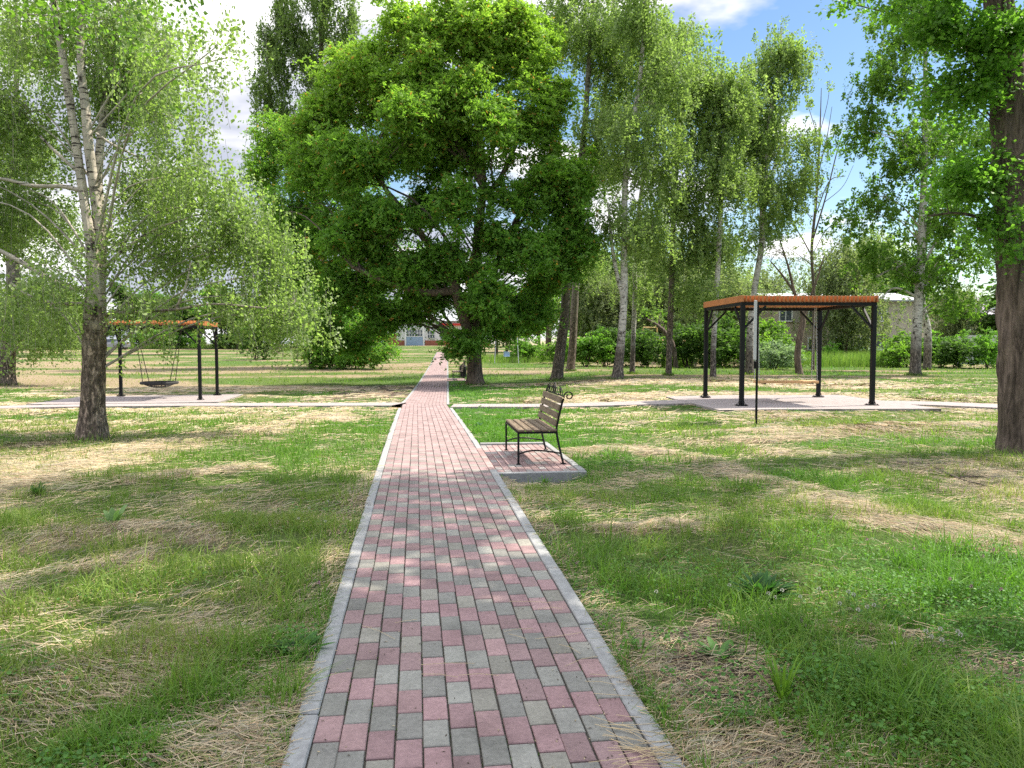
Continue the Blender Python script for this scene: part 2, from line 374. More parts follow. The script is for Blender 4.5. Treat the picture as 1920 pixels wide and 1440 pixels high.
def maps(x, y):
    hay = np.zeros(np.shape(x)); wx = x + .35 * (fbm(x * .9, y * .9, 5) - .5) * 2; wy = y + .35 * (fbm(x * .9, y * .9, 9) - .5) * 2
    for pts, w, s in WIND:
        hay = np.maximum(hay, s * np.exp(-(seg_d(wx, wy, pts) / w) ** 2))
    hill = hay.copy()
    hay = hay * (.30 + .70 * sstep(.36, .58, fbm(x * 2.3 + 7, y * 2.3, 15, 4)))
    nz = fbm(x * .55 + 3, y * .55, 21, 5); nf = fbm(x * 1.9, y * 1.9, 33, 4)
    base = sstep(.40, .72, nz * .6 + nf * .4) * (.44 + .2 * sstep(5, 9, y))
    # mown lawn further out: long dry streaks lying across the view
    st = fbm(x * .09, (y + .1 * x) * .42, 44, 4)
    farf = sstep(14, 26, y)
    stk = sstep(.40, .62, st) * .95
    base = base * (1 - farf) + stk * farf
    left = sstep(11, 13.5, y) * (1 - sstep(19, 21, y)) * sstep(0, 3, -x - 1.5); base = np.maximum(base, left * .45 * nf * 1.6)
    hay = np.maximum(hay, base)
    dp = np.abs(x - pcx(y))
    lush = sstep(.45, .7, fbm(x * .35, y * .35, 61)) * .6
    lush = np.maximum(lush, np.exp(-((dp - 1.2) / 2.4) ** 2) * sstep(7, 10, y) * (1 - sstep(34, 60, y)) * np.where(x > pcx(y), 1, .55))
    lush = np.maximum(lush, sstep(1.5, 2.5, x) * (1 - sstep(5, 6.5, y)) * .8 * sstep(2.2, 3.2, y))
    hay = hay * (1 - .8 * lush * (hill < .35))
    soil = np.zeros(np.shape(x))
    for c, r, s in SOIL:
        soil = np.maximum(soil, s * np.exp(-(((wx - c[0]) / r) ** 2 + ((wy - c[1]) / (r * (1.0 if c[1] < 15 else 1.5))) ** 2)))
    soil = np.maximum(soil, .45 * sstep(.60, .75, fbm(x * 1.1, y * 1.1, 88)) * (y < 9))
    hay = np.where(y > 12, hay * (1 - .9 * np.clip(soil * 1.3, 0, 1)), hay)
    return np.clip(hay, 0, 1), np.clip(soil, 0, 1), np.clip(lush, 0, 1), hill

def pad_poly(cx_, cy_, w, d, a):
    c, s = math.cos(a), math.sin(a)
    return np.array([(cx_ + c * i * w / 2 - s * j * d / 2, cy_ + s * i * w / 2 + c * j * d / 2) for i, j in ((-1, -1), (1, -1), (1, 1), (-1, 1))])
# pergola placement
PR = dict(rot=math.radians(2.5), w=3.12, d=2.9); fl = G(1390, 765)
def local2w(o, a, x, y): return (o[0] + math.cos(a) * x - math.sin(a) * y, o[1] + math.sin(a) * x + math.cos(a) * y)
PR['c'] = local2w(fl, PR['rot'], PR['w'] / 2, PR['d'] / 2)
PL = dict(rot=math.radians(10), w=3.2, d=2.75); fr_ = (-10.03, 25.0)
PL['c'] = local2w(fr_, PL['rot'], -PL['w'] / 2, PL['d'] / 2)
PR['z'] = float(T(*PR['c'])) ; PL['z'] = float(T(*PL['c'])) + .0
DIR = np.array([PS1, 1.0]); DIR /= np.linalg.norm(DIR); RIGHT = np.array([DIR[1], -DIR[0]])
ROT7 = math.atan2(-DIR[0], DIR[1])
# bench pad
bp0 = np.array([pcx(8.72) + .70, 8.72]); 
BPAD = np.array([bp0, bp0 + RIGHT * 1.02, bp0 + RIGHT * 1.02 + DIR * 2.72, bp0 + DIR * 2.72])
bq0 = np.array([pcx(37.5) + .66, 37.5]); BPAD2 = np.array([bq0, bq0 + RIGHT * 1.3, bq0 + RIGHT * 1.3 + DIR * 2.6, bq0 + DIR * 2.6])
CROSS_L = [(pcx(21.4) - .72, 21.5), (-6, 21.9), (-9.5, 22.6), (-12.5, 22.3), (-15, 20.8), (-18, 18.5), (-24, 14)]
CROSS_R = [(pcx(20.6) + .72, 20.6), (0, 20.6), (3, 20.2), (PR['c'][0], PR['c'][1]), (10, 19.2), (12.2, 17.6), (18, 14)]
def in_poly(x, y, P, m=0.0):
    c = P.mean(0); s = 1 + m / (np.abs(P - c).max() + 1e-6); Q = c + (P - c) * s
    r = np.ones(np.shape(x), bool)
    for a, b_ in zip(Q, np.roll(Q, -1, 0)): r &= ((b_[0] - a[0]) * (y - a[1]) - (b_[1] - a[1]) * (x - a[0])) > 0
    return r
PADR = pad_poly(PR['c'][0] + .1, PR['c'][1] - .05, 5.0, 4.9, PR['rot']); PADL = pad_poly(PL['c'][0] - .2, PL['c'][1] - .5, 5.4, 4.6, PL['rot'])
def paved(x, y, m=0.0):
    r = (np.abs(x - pcx(y)) < PHW + m) & (y < PEND + m)
    for P in (BPAD, BPAD2, PADR, PADL): r |= in_poly(x, y, P, m)
    r |= seg_d(x, y, CROSS_L) < .72 + m; r |= seg_d(x, y, CROSS_R) < .66 + m
    return r
def gz(x, y):
    """ground surface with relief"""
    x = np.asarray(x, float); y = np.asarray(y, float)
    _, _, _, hill = maps(x, y)
    near = 1 - sstep(30, 60, y)
    z = T(x, y) + near * ((fbm(x * .8, y * .8, 71, 4) - .5) * .07 + (fbm(x * 4, y * 4, 72, 3) - .5) * .028 + hill * .028 * (.1 + 1.6 * fbm(x * 3.5, y * 3.5, 7)))
    e = sstep(.0, .45, np.abs(x - pcx(y)) - PHW)
    e2 = 1 - sstep(.0, .4, .4 - 0 * x) * 0
    z = z * e + (T(x, y) - .012) * (1 - e)
    pv = paved(x, y, -.045)
    z = np.where(pv, T(x, y) - .07, z)
    # hollow in front of the bench pad
    m = (bp0 + BPAD[1]) / 2 - DIR * .15
    z = z - .15 * np.exp(-(((x - m[0]) / .62) ** 2 + ((y - m[1]) / .36) ** 2)) * (~pv) * sstep(.0, .1, x - pcx(y) - PHW)
    return z

def axis(dense, hi, s0, g):
    a = [0.0]; s_ = s0
    while a[-1] < hi:
        if a[-1] > dense: s_ *= g
        a.append(a[-1] + s_)
    return np.array(a)
ya = axis(13, 700, .055, 1.035); ya = np.concatenate([np.linspace(-14, 1.5, 60)[:-1], ya + 1.5])
xa = axis(5.5, 500, .055, 1.045); xa = np.concatenate([-xa[:0:-1], xa])
X, Yg = np.meshgrid(xa, ya); Z = gz(X, Yg); nx = len(xa); ny = len(ya)
g_ = NM(); ii = (np.arange(ny - 1)[:, None] * nx + np.arange(nx - 1)[None]).ravel()
hay, soil, lush, _ = maps(X, Yg)
g_.add(np.stack([X, Yg, Z], -1).reshape(-1, 3), np.stack([ii, ii + 1, ii + nx + 1, ii + nx], -1), None, np.stack([hay, soil, lush], -1).reshape(-1, 3))
gro = g_.build('ground', M['ground'], smooth=True); tag(gro, kind='structure')
gro.data.color_attributes['col'].name = 'mixc'

# ------------------------------------------------------------------ main path of pavers
rng = np.random.default_rng(7)
def pathpt(s_, t_):
    """s_ = distance along Y, t_ = sideways"""
    y = s_; x = pcx(y) + t_; return x, y
PINK = np.array([(.315, .20, .20), (.295, .19, .19), (.33, .215, .21), (.28, .19, .186), (.265, .178, .175)])
GREY = np.array([(.245, .238, .212), (.225, .218, .196), (.262, .255, .226), (.208, .20, .18), (.25, .236, .20)])
def bricks(nm, cx_, cy_, ex, ey, W, L, z0, col, gap=.0035, slope=None):
    """cx_,cy_ arrays of centres; ex, ey unit axes arrays (N,2)"""
    N = len(cx_); hw = W / 2 - gap; hl = L / 2 - gap; b_ = .0035
    w = [(-hw, -hl, -.05), (hw, -hl, -.05), (hw, hl, -.05), (-hw, hl, -.05), (-hw, -hl, -b_), (hw, -hl, -b_), (hw, hl, -b_), (-hw, hl, -b_),
         (-hw + b_, -hl + b_, 0), (hw - b_, -hl + b_, 0), (hw - b_, hl - b_, 0), (-hw + b_, hl - b_, 0)]
    w = np.array(w)
    V = np.zeros((N, 12, 3)); V[..., 0] = cx_[:, None] + ex[:, None, 0] * w[None, :, 0] + ey[:, None, 0] * w[None, :, 1]
    V[..., 1] = cy_[:, None] + ex[:, None, 1] * w[None, :, 0] + ey[:, None, 1] * w[None, :, 1]
    V[..., 2] = z0(V[..., 0], V[..., 1]) + w[None, :, 2] + rng.normal(0, .0009, N)[:, None] + (rng.normal(0, .006, N)[:, None] * w[None, :, 1])
    q = []
    for a in range(4):
        b2 = (a + 1) % 4; q += [[a, b2, 4 + b2, 4 + a], [4 + a, 4 + b2, 8 + b2, 8 + a]]
    q.append([8, 9, 10, 11]); q = np.array(q)
    Q = (q[None] + np.arange(N)[:, None, None] * 12).reshape(-1, 4)
    nm.add(V.reshape(-1, 3), Q, None, np.repeat(col, 12, 0))
pm = NM(); PIT = .103; LP = .203
for c in range(12):
    t_ = (c - 5.5) * PIT; k0 = np.arange(int(-3 / LP), int(PEND / LP)); off = -c * .060 + rng.normal(0, .004)
    ys = k0 * LP + off + LP * .3; ys = ys[ys < PEND]
    xs = pcx(ys) + t_; pink = (np.arange(len(ys)) % 2 == 0)
    col = np.where(pink[:, None], PINK[rng.integers(0, 5, len(ys))], GREY[rng.integers(0, 5, len(ys))]) * rng.uniform(.86, 1.12, (len(ys), 1))
    # further off the bricks are dusty and worn, with sunlit paleness painted into the pink
    dust_sun = sstep(6, 14, ys)[:, None] * .8; col = col * (1 - dust_sun) + np.array([(.315, .225, .215)]) * rng.uniform(.82, 1.14, (len(ys), 1)) * dust_sun
    d = np.where(ys < KY, PS1, PS2); ey = np.stack([d, np.ones_like(d)], -1); ey = norm(ey); ex = np.stack([ey[:, 1], -ey[:, 0]], -1)
    bricks(pm, xs + rng.normal(0, .0012, len(xs)), ys, ex, ey, PIT, LP, lambda x, y: T(pcx(y), y) + .006, col)
tag(pm.build('path', M['paver']), kind='structure')
b = NB('joint_sand'); n = b.noise(60, b.mapv((1, 1, 1)), 4, .7)
M['joint'] = b.done(b.ramp(n, [(.3, (.03, .028, .022)), (.7, (.10, .09, .07))]), .95)
jm = NM(); yj = np.arange(-3, PEND, .5); xl = pcx(yj) - .63; xr = pcx(yj) + .63; zj = T(pcx(yj), yj) - .007
v = np.concatenate([np.stack([xl, yj, zj], -1), np.stack([xr, yj, zj], -1)]); n_ = len(yj); k = np.arange(n_ - 1)
jm.add(v, np.stack([k, k + n_, k + n_ + 1, k + 1], -1)); tag(jm.build('path_joint_sand', M['joint']), kind='structure')
km = NM()
def kerb_line(p0, p1, z, wid=.08, hgt=.22, top=.012):
    p0 = np.array(p0); p1 = np.array(p1); L = np.linalg.norm(p1 - p0); n = max(1, int(round(L))); u = (p1 - p0) / L; a = math.atan2(u[1], u[0])
    for i in range(n):
        c = p0 + u * (i + .5) * L / n
        km.box((c[0], c[1], z(c[0], c[1]) + top - hgt / 2 + random.uniform(-.005, .005)), (L / n - .010, wid, hgt), None, (random.gauss(0, .012), random.gauss(0, .003), a + random.gauss(0, .003)), .006)
random.seed(4)
zc = lambda x, y: float(T(pcx(y), y))
for sgn in (-1, 1):
    y = -3.0
    while y < PEND - 1:
        cxm = y + .5
        inj = (19.9 < cxm < 22.2)
        inb = sgn > 0 and (8.6 < cxm < 11.5 or 37.4 < cxm < 40.2)
        if not inj and not inb: kerb_line((pcx(y) + sgn * .66, y), (pcx(y + 1) + sgn * .66, y + 1), zc)
        y += 1.0
# bench pad kerbs
e = .04
kerb_line(BPAD[0] + DIR * e + RIGHT * -.02, BPAD[1] + DIR * e, lambda x, y: 0.0, top=.018)
kerb_line(BPAD[1] - RIGHT * e + DIR * .085, BPAD[2] - RIGHT * e - DIR * .085, lambda x, y: 0.0, top=.015); kerb_line(BPAD[2] - DIR * e, BPAD[3] - DIR * e, lambda x, y: 0.0, top=.012)
tag(km.build('kerb', M['kerb']), kind='structure')
bm_ = NM()
for Pd, o_ in ((BPAD, bp0), (BPAD2, bq0)):
    rows = []; nxx = 12
    for c in range(-1, nxx - 1):
        for k in range(13):
            rows.append(o_ + RIGHT * ((c + .5) * PIT * .83) + DIR * (.09 + (k + .5) * LP))
    rows = np.array(rows)
    ex = np.tile(RIGHT, (len(rows), 1)); ey = np.tile(DIR, (len(rows), 1))
    col = np.array([(.33, .225, .21)]) * rng.uniform(.8, 1.12, (len(rows), 1)); gmask = rng.random(len(rows)) < .3; col[gmask] = np.array([.31, .28, .26]) * rng.uniform(.85, 1.1)
    bricks(bm_, rows[:, 0], rows[:, 1], ex, ey, PIT * .83, LP, lambda x, y: T(pcx(y), y) + .010, col)
tag(bm_.build('bench_paving', M['paver']), kind='structure')

def brickmat(name, c1, c2, mort, sc_):
    b = NB(name); v = b.mapv((1, 1, 1), rot=(0, 0, 0)); br = b.n('ShaderNodeTexBrick'); b.l(v, br.inputs['Vector'])
    br.inputs['Color1'].default_value = (*c1, 1); br.inputs['Color2'].default_value = (*c2, 1); br.inputs['Mortar'].default_value = (*mort, 1)
    br.inputs['Scale'].default_value = sc_; br.inputs['Mortar Size'].default_value = .02
    n = b.noise(9, b.mapv((1, 1, 1)), 5, .6); col = b.mix(1.0, br.outputs[0], b.ramp(n, [(.3, .8), (.7, 1.12)]), 'MULTIPLY')
    return b.done(col, .9, 0, b.bump(n, .2, .005), .2)
M['far_paver'] = brickmat('far_paver', (.36, .315, .30), (.31, .275, .262), (.2, .17, .15), 2.4)
def strip(name, pts, hw, dz):
    P = catmull(np.array(pts, float), 60); d = norm(np.gradient(P, axis=0)); nrm = np.stack([-d[:, 1], d[:, 0]], -1)
    m = NM(); A = P + nrm * hw; B = P - nrm * hw; n = len(P); k = np.arange(n - 1)
    def row(Q, off): return np.stack([Q[:, 0], Q[:, 1], T(Q[:, 0], Q[:, 1]) + off], -1)
    v = np.concatenate([row(A, -.2), row(A, dz), row(B, dz), row(B, -.2)])
    q = np.concatenate([np.stack([k + i * n, k + (i + 1) * n, k + (i + 1) * n + 1, k + i * n + 1], -1) for i in range(3)])
    m.add(v, q); return tag(m.build(name, M['far_paver']), kind='structure')
strip('cross_path', CROSS_L, .72, .045); strip('cross_path', CROSS_R, .66, .045)
def slab(name, P, dz):
    m = NM(); n = 8; A = []
    for j in range(n + 1):
        for i in range(n + 1):
            u, w = i / n, j / n; p = (P[0] * (1 - u) + P[1] * u) * (1 - w) + (P[3] * (1 - u) + P[2] * u) * w; A.append((p[0], p[1], float(T(*p)) + dz))
    k = (np.arange(n)[:, None] * (n + 1) + np.arange(n)[None]).ravel(); m.add(A, np.stack([k, k + 1, k + n + 2, k + n + 1], -1))
    edge = list(range(n + 1)) + [(j + 1) * (n + 1) - 1 for j in range(1, n + 1)] + [n * (n + 1) + i for i in range(n - 1, -1, -1)] + [j * (n + 1) for j in range(n - 1, 0, -1)]
    E = np.array([A[i] for i in edge]); L = len(E); lo = E - np.array([0, 0, .25]); kk = np.arange(L)
    m.add(np.concatenate([E, lo]), np.stack([kk, kk + L, (kk + 1) % L + L, (kk + 1) % L], -1))
    return tag(m.build(name, M['far_paver']), kind='structure')
slab('pavement', PADR, .052); slab('pavement', PADL, .052)

# ------------------------------------------------------------------ grass, straw, clover
def wedge(N, y0, y1, seed, mx_=.74):
    r = np.random.default_rng(seed); iy = r.uniform(1 / y1, 1 / y0, N); y = 1 / iy; x = r.uniform(-1, 1, N) * (mx_ * y + .6); return x, y, r
def blades(name_m, x, y, h, w, col, r, lean=1.05, z=None):
    N = len(x); z = gz(x, y) if z is None else z
    a = r.uniform(0, 2 * np.pi, N); b_ = r.uniform(0, 2 * np.pi, N); ca, sa = np.cos(a), np.sin(a)
    ln = r.uniform(.1, 1, N) ** 1.3 * lean * h * 1.5
    bx, by = np.cos(b_) * ln, np.sin(b_) * ln
    V = np.zeros((N, 5, 3))
    for i, (s_, u, wd) in enumerate(((-1, 0, 1), (1, 0, 1), (1, .55, .75), (-1, .55, .75), (0, 1, 0))):
        V[:, i, 0] = x + s_ * ca * w * .5 * wd + bx * u ** 2; V[:, i, 1] = y + s_ * sa * w * .5 * wd + by * u ** 2
        V[:, i, 2] = z - .005 + h * u * (1 - .25 * u * (ln / h))
    k = np.arange(N)[:, None] * 5
    name_m.add(V.reshape(-1, 3), k + np.array([[0, 1, 2, 3]]), k + np.array([[3, 2, 4]]), np.repeat(col, 5, 0))
gm = NM()
def grass_layer(N, y0, y1, seed, hs, ws):
    x, y, r = wedge(N, y0, y1, seed)
    hay, soil, lush, hill = maps(x, y)
    cl = fbm(x * 2.2, y * 2.2, 101, 3); cl2 = fbm(x * 7, y * 7, 102, 2)
    p = (1 - .80 * hay) * (1 - .97 * sstep(.25, .6, soil)) * (.35 + .65 * sstep(.3, .6, cl * .6 + cl2 * .4)) * (.7 + .3 * lush)
    dp = np.abs(x - pcx(y)) - PHW
    p *= np.where((dp < .16) & (y < 9), .25 + 1.3 * sstep(.45, .6, fbm(x * 2.5, y * 2.5, 55)), 1)
    k = (r.random(N) < p) & ~paved(x, y, .0 if y0 > 9 else .015); x, y, hay, lush, cl, cl2, hill = (a[k] for a in (x, y, hay, lush, cl, cl2, hill)); n = len(x)
    h = hs * (.45 + .9 * sstep(.35, .7, cl)) * r.uniform(.5, 1.35, n) * (1 - .25 * hay); h = np.where(r.random(n) < .025, h * 1.9, h)
    if y1 > 12:
        dc = np.minimum(np.minimum(seg_d(x, y, CROSS_L), seg_d(x, y, CROSS_R)), np.minimum(np.hypot(x - PR['c'][0], y - PR['c'][1]) - 2.6, np.hypot(x - PL['c'][0], y - PL['c'][1]) - 2.6)); h = h * (.38 + .62 * sstep(1.0, 2.6, dc))
    w = ws * np.maximum(1, y / 7.0) * r.uniform(.6, 1.4, n)
    t = r.random((n, 1)); g1 = np.array([.070, .145, .022]); g2 = np.array([.165, .27, .05]); g3 = np.array([.30, .30, .10])
    col = g1 + (g2 - g1) * t; yl = np.clip(.25 + hay * 1.1 - lush * .6 + r.normal(0, .22, n), 0, 1)[:, None]; col = col * (1 - .75 * yl) + g3 * .75 * yl
    lf = lush[:, None] * .55; col = col * (1 - lf) + np.array([.075, .21, .026]) * (.7 + .7 * t) * lf
    blades(gm, x, y, h, w, col, r)
grass_layer(135000, 2.2, 6.5, 1, .125, .0066)
grass_layer(130000, 6.0, 14, 2, .105, .0066)
grass_layer(190000, 13, 40, 3, .085, .0060)
grass_layer(60000, 38, 130, 4, .12, .006)
xs_ = rng.uniform(-9, 9, 16000); ys_ = rng.uniform(-4, 2.4, 16000); kk = ~paved(xs_, ys_, .02); xs_, ys_ = xs_[kk], ys_[kk]
blades(gm, xs_, ys_, rng.uniform(.04, .12, len(xs_)), np.full(len(xs_), .006), np.tile([[.09, .16, .035]], (len(xs_), 1)), rng)
# seedlings in the joints and grass leaning over the kerbs
r = np.random.default_rng(77); yk = 1 / r.uniform(1 / 20, 1 / 2.3, 9000); sg = r.choice([-1, 1], 9000); xk = pcx(yk) + sg * (PHW - .005 + np.abs(r.normal(0, .05, 9000)))
kk = (r.random(9000) < .6 * sstep(.48, .68, fbm(xk * 3, yk * 1.6, 401))) & ~((sg > 0) & (yk > 8.4) & (yk < 11.7)); xk, yk = xk[kk], yk[kk]; n = len(xk)
blades(gm, xk, yk, r.uniform(.03, .10, n), .0045 * np.maximum(1, yk / 7), np.array([.09, .17, .03]) * r.uniform(.6, 1.5, (n, 1)), r, 1.1, T(pcx(yk), yk) + np.where(np.abs(xk - pcx(yk)) < PHW, .012, -.01))
yk = 1 / r.uniform(1 / 14, 1 / 2.3, 2600); ci = r.integers(0, 13, 2600); xk = pcx(yk) + (ci - 6) * .103; kk = (r.random(2600) < sstep(.50, .66, fbm(xk * 2.5, yk * 1.2, 402)) * (.35 + .65 * (np.abs(ci - 6) > 4))); xk, yk = xk[kk], yk[kk]; n = len(xk)
blades(gm, xk, yk, r.uniform(.006, .022, n), np.full(n, .004), np.array([.06, .12, .025]) * r.uniform(.6, 1.4, (n, 1)), r, 1.0, T(pcx(yk), yk) - .002)
for (px, py, rad) in ((172, 826, .27), (1926, 848, .38), (891, 721, .45), (1043, 713, .3), (1069, 696, .25), (1157, 712, .3), (1185, 701, .17), (1253, 704, .18), (1405, 702, .22), (1716, 704, .3), (1738, 694, .25), (8, 722, .45)):
    g0 = G(px, py); n = 170; a_ = r.uniform(0, 6.28, n); q_ = rad * (1 + np.abs(r.normal(0, .35, n))); xk = g0[0] + np.cos(a_) * q_; yk = g0[1] + np.sin(a_) * q_
    blades(gm, xk, yk, r.uniform(.06, .22, n), np.full(n, .006 * max(1, g0[1] / 9)), np.array([.12, .19, .04]) * r.uniform(.5, 1.4, (n, 1)), r, .7)
tag(gm.build('grass', M['blade']), 'short green lawn grass on both sides of the path', kind='stuff')

# straw of the mown hay
sm = NM()
def straw_layer(N, y0, y1, seed, L, w):
    x, y, r = wedge(N, y0, y1, seed)
    hay, soil, lush, hill = maps(x, y)
    dp = np.abs(x - pcx(y)) - PHW
    p = hay ** 1.5 + .06 * (1 - lush) + .15 * sstep(.3, .7, soil) + .3 * (dp > 0) * (dp < .22) * (y < 9)
    k = (r.random(N) < p) & ~paved(x, y, .0); x, y, hay, hill = x[k], y[k], hay[k], hill[k]; n = len(x)
    a0 = (fbm(x * .35, y * .35, 131, 2) - .5) * 5 + .35 * np.sign(-x); a = a0 + r.normal(0, .75, n)
    ln = L * r.uniform(.35, 1.25, n) * np.maximum(1, y / 12); ww = w * np.maximum(1, y / 6.5) * r.uniform(.6, 1.3, n)
    dx, dy = np.cos(a), np.sin(a); z = gz(x, y) + r.uniform(.0, .022, n) + hill * r.uniform(0, .04, n)
    P = np.zeros((n, 3, 3)); bend = r.normal(0, .14, n) * ln
    for i, u in enumerate((-.5, 0, .5)):
        P[:, i, 0] = x + dx * u * ln - dy * bend * (1 - 4 * u * u); P[:, i, 1] = y + dy * u * ln + dx * bend * (1 - 4 * u * u)
        P[:, i, 2] = z + .018 * (1 - 4 * u * u) * r.random(n) + u * r.normal(0, .02, n)
    off = np.stack([-dy * ww / 2, dx * ww / 2, ww * .3], -1)
    V = np.zeros((n, 6, 3)); V[:, 0:3] = P - off[:, None]; V[:, 3:6] = P + off[:, None]
    k = np.arange(n)[:, None] * 6
    c = np.array([.47, .37, .24]) * (.35 + .9 * r.random((n, 1))) + np.array([.05, .0, -.02]) * r.normal(0, 1, (n, 1)) * .6
    gr = (r.random(n) < .16); c[gr] = np.array([.26, .26, .10]) * (.6 + .6 * r.random((gr.sum(), 1)))
    sm.add(V.reshape(-1, 3), np.concatenate([k + np.array([[0, 1, 4, 3]]), k + np.array([[1, 2, 5, 4]])]), None, np.repeat(np.clip(c, .02, .8), 6, 0))
straw_layer(190000, 2.2, 6.5, 11, .16, .0021)
straw_layer(170000, 6, 14, 12, .24, .0027)
straw_layer(110000, 13, 34, 13, .25, .0042)
# a few stalks blown onto the path
x = []; 
for (px, py, n) in ((1230, 1420, 26), (1190, 1395, 10), (860, 1265, 3), (1090, 1215, 3), (1010, 1140, 2), (720, 1170, 2), (1110, 1290, 3), (1170, 1360, 5), (985, 1185, 2), (1060, 880, 3)):
    for _ in range(n):
        g0 = G(px + rng.normal(0, 28), py + rng.normal(0, 16)); a = rng.normal(-.15, .5); ln = rng.uniform(.08, .28); z0 = float(T(g0[0], g0[1])) + .012
        P = np.array([[g0[0] - math.cos(a) * ln / 2, g0[1] - math.sin(a) * ln / 2, z0 + .004], [g0[0], g0[1] + rng.normal(0, .01), z0 + .008], [g0[0] + math.cos(a) * ln / 2, g0[1] + math.sin(a) * ln / 2, z0 + .004]])
        sm.tubes(P, np.full(3, .0012), 4, np.array([.52, .41, .25]))
xx_ = rng.uniform(-.66, .66, 1100); xx_ = np.sign(xx_) * np.abs(xx_ / .66) ** .55 * .66; yy_ = 1 / rng.uniform(1 / 16, 1 / 2.2, 1100); xw = pcx(yy_) + xx_; kx = rng.random(1100) < .25 + 1.2 * sstep(.45, .7, fbm(xw * 2, yy_ * 1.2, 301)); xw, yy_ = xw[kx], yy_[kx]
nn_ = len(xw); aa_ = rng.uniform(0, 6.28, nn_); ll_ = rng.uniform(.002, .009, nn_) * np.maximum(1, yy_ / 6); zz0 = T(pcx(yy_), yy_) + .008 + rng.uniform(0, .002, nn_)
cdir = np.stack([np.cos(aa_), np.sin(aa_), 0 * aa_], -1); pdir = np.stack([-np.sin(aa_), np.cos(aa_), 0 * aa_], -1); cc0 = np.stack([xw, yy_, zz0], -1); Vd = np.stack([cc0 - cdir * ll_[:, None], cc0 + pdir * ll_[:, None] * .35 + [0, 0, .001], cc0 + cdir * ll_[:, None], cc0 - pdir * ll_[:, None] * .35], 1)
sm.add(Vd.reshape(-1, 3), np.arange(nn_)[:, None] * 4 + np.array([[0, 1, 2, 3]]), None, np.repeat(np.where(rng.random((nn_, 1)) < .4, np.array([[.42, .33, .2]]), np.array([[.09, .065, .045]])) * rng.uniform(.6, 1.3, (nn_, 1)), 4, 0))
tag(sm.build('hay', M['straw']), 'dry mown hay lying in loose windrows over the lawn', kind='stuff')

# clover and broad leaves
cm = NM()
def disc_leaves(m, c, nrm, size, col, r):
    n = len(c); ref = norm(r.normal(size=(n, 3))); e1 = norm(np.cross(nrm, ref)); e2 = np.cross(nrm, e1)
    V = np.zeros((n, 6, 3))
    for i, (a, b_) in enumerate(((0, -1), (.8, -.4), (.8, .45), (0, .9), (-.8, .45), (-.8, -.4))): V[:, i] = c + e1 * a * size[:, None] * .5 + e2 * b_ * size[:, None] * .5
    V[:, 0] -= nrm * size[:, None] * .12; V[:, 3] -= nrm * size[:, None] * .12
    k = np.arange(n)[:, None] * 6; m.add(V.reshape(-1, 3), np.concatenate([k + np.array([[0, 1, 2, 3]]), k + np.array([[0, 3, 4, 5]])]), None, np.repeat(col, 6, 0))
x, y, r = wedge(150000, 2.2, 30, 21)
hay, soil, lush, hill = maps(x, y); cp = fbm(x * 1.3 + 9, y * 1.3, 151, 3)
CL = [(1430, 1090, .34), (950, 1130, 0), (560, 1215, .13), (1560, 1290, .3), (1850, 1150, .5), (1300, 1080, .4), (600, 965, .3), (1660, 1120, .5), (1850, 1350, .4), (1230, 1220, .12), (1900, 1060, .5), (1480, 1020, .3)]
cl = np.zeros(len(x))
for px, py, rad in CL:
    if rad: c0 = G(px, py); cl = np.maximum(cl, np.exp(-((x - c0[0]) ** 2 + (y - c0[1]) ** 2) / rad ** 2))
p = np.maximum(sstep(.5, .66, cp) * .45 * (.3 + lush), cl * .9)
p *= 1 - .8 * (hill > .4)
k = (r.random(len(x)) < p) & ~paved(x, y, .01); x, y, cl = x[k], y[k], cl[k]; n = len(x)
z = gz(x, y) + r.uniform(.02, .075, n) + cl * .06 * r.random(n)
nrm = norm(np.stack([r.normal(0, .45, n), r.normal(0, .45, n), np.ones(n)], -1))
t = r.random((n, 1)); col = np.array([.055, .14, .028]) * (1 - t) + np.array([.12, .26, .05]) * t
disc_leaves(cm, np.stack([x, y, z], -1), nrm, r.uniform(.010, .023, n) * np.maximum(1, y / 7), col, r)
tag(cm.build('clover_ground_cover', M['blade']), 'low clover and broad weed leaves in the lawn', kind='stuff')

# tall grass at the far right edge of the lawn
tg = NM(); r = np.random.default_rng(5)
def tallpatch(px0, px1, Y0, Y1, n, h):
    Yv = r.uniform(Y0, Y1, n); pxv = r.uniform(px0, px1, n); xv = (pxv - 960) / FPX * Yv; t = r.random((n, 1))
    blades(tg, xv, Yv, h * r.uniform(.6, 1.2, n), np.full(n, .035), np.array([.10, .20, .035]) * (1 - t) + np.array([.22, .30, .08]) * t, r, .25, T(xv, Yv))
tallpatch(1390, 1690, 50, 60, 9000, 1.0); tallpatch(1240, 1300, 50, 56, 1500, .9); tallpatch(1500, 1900, 60, 75, 4000, 1.1)
tallpatch(-200, 460, 108, 116, 6000, .9); tallpatch(880, 1180, 62, 70, 2500, .7)
tag(tg.build('tall_grass', M['blade']), 'unmown tall grass along the far edge of the lawn', kind='stuff')

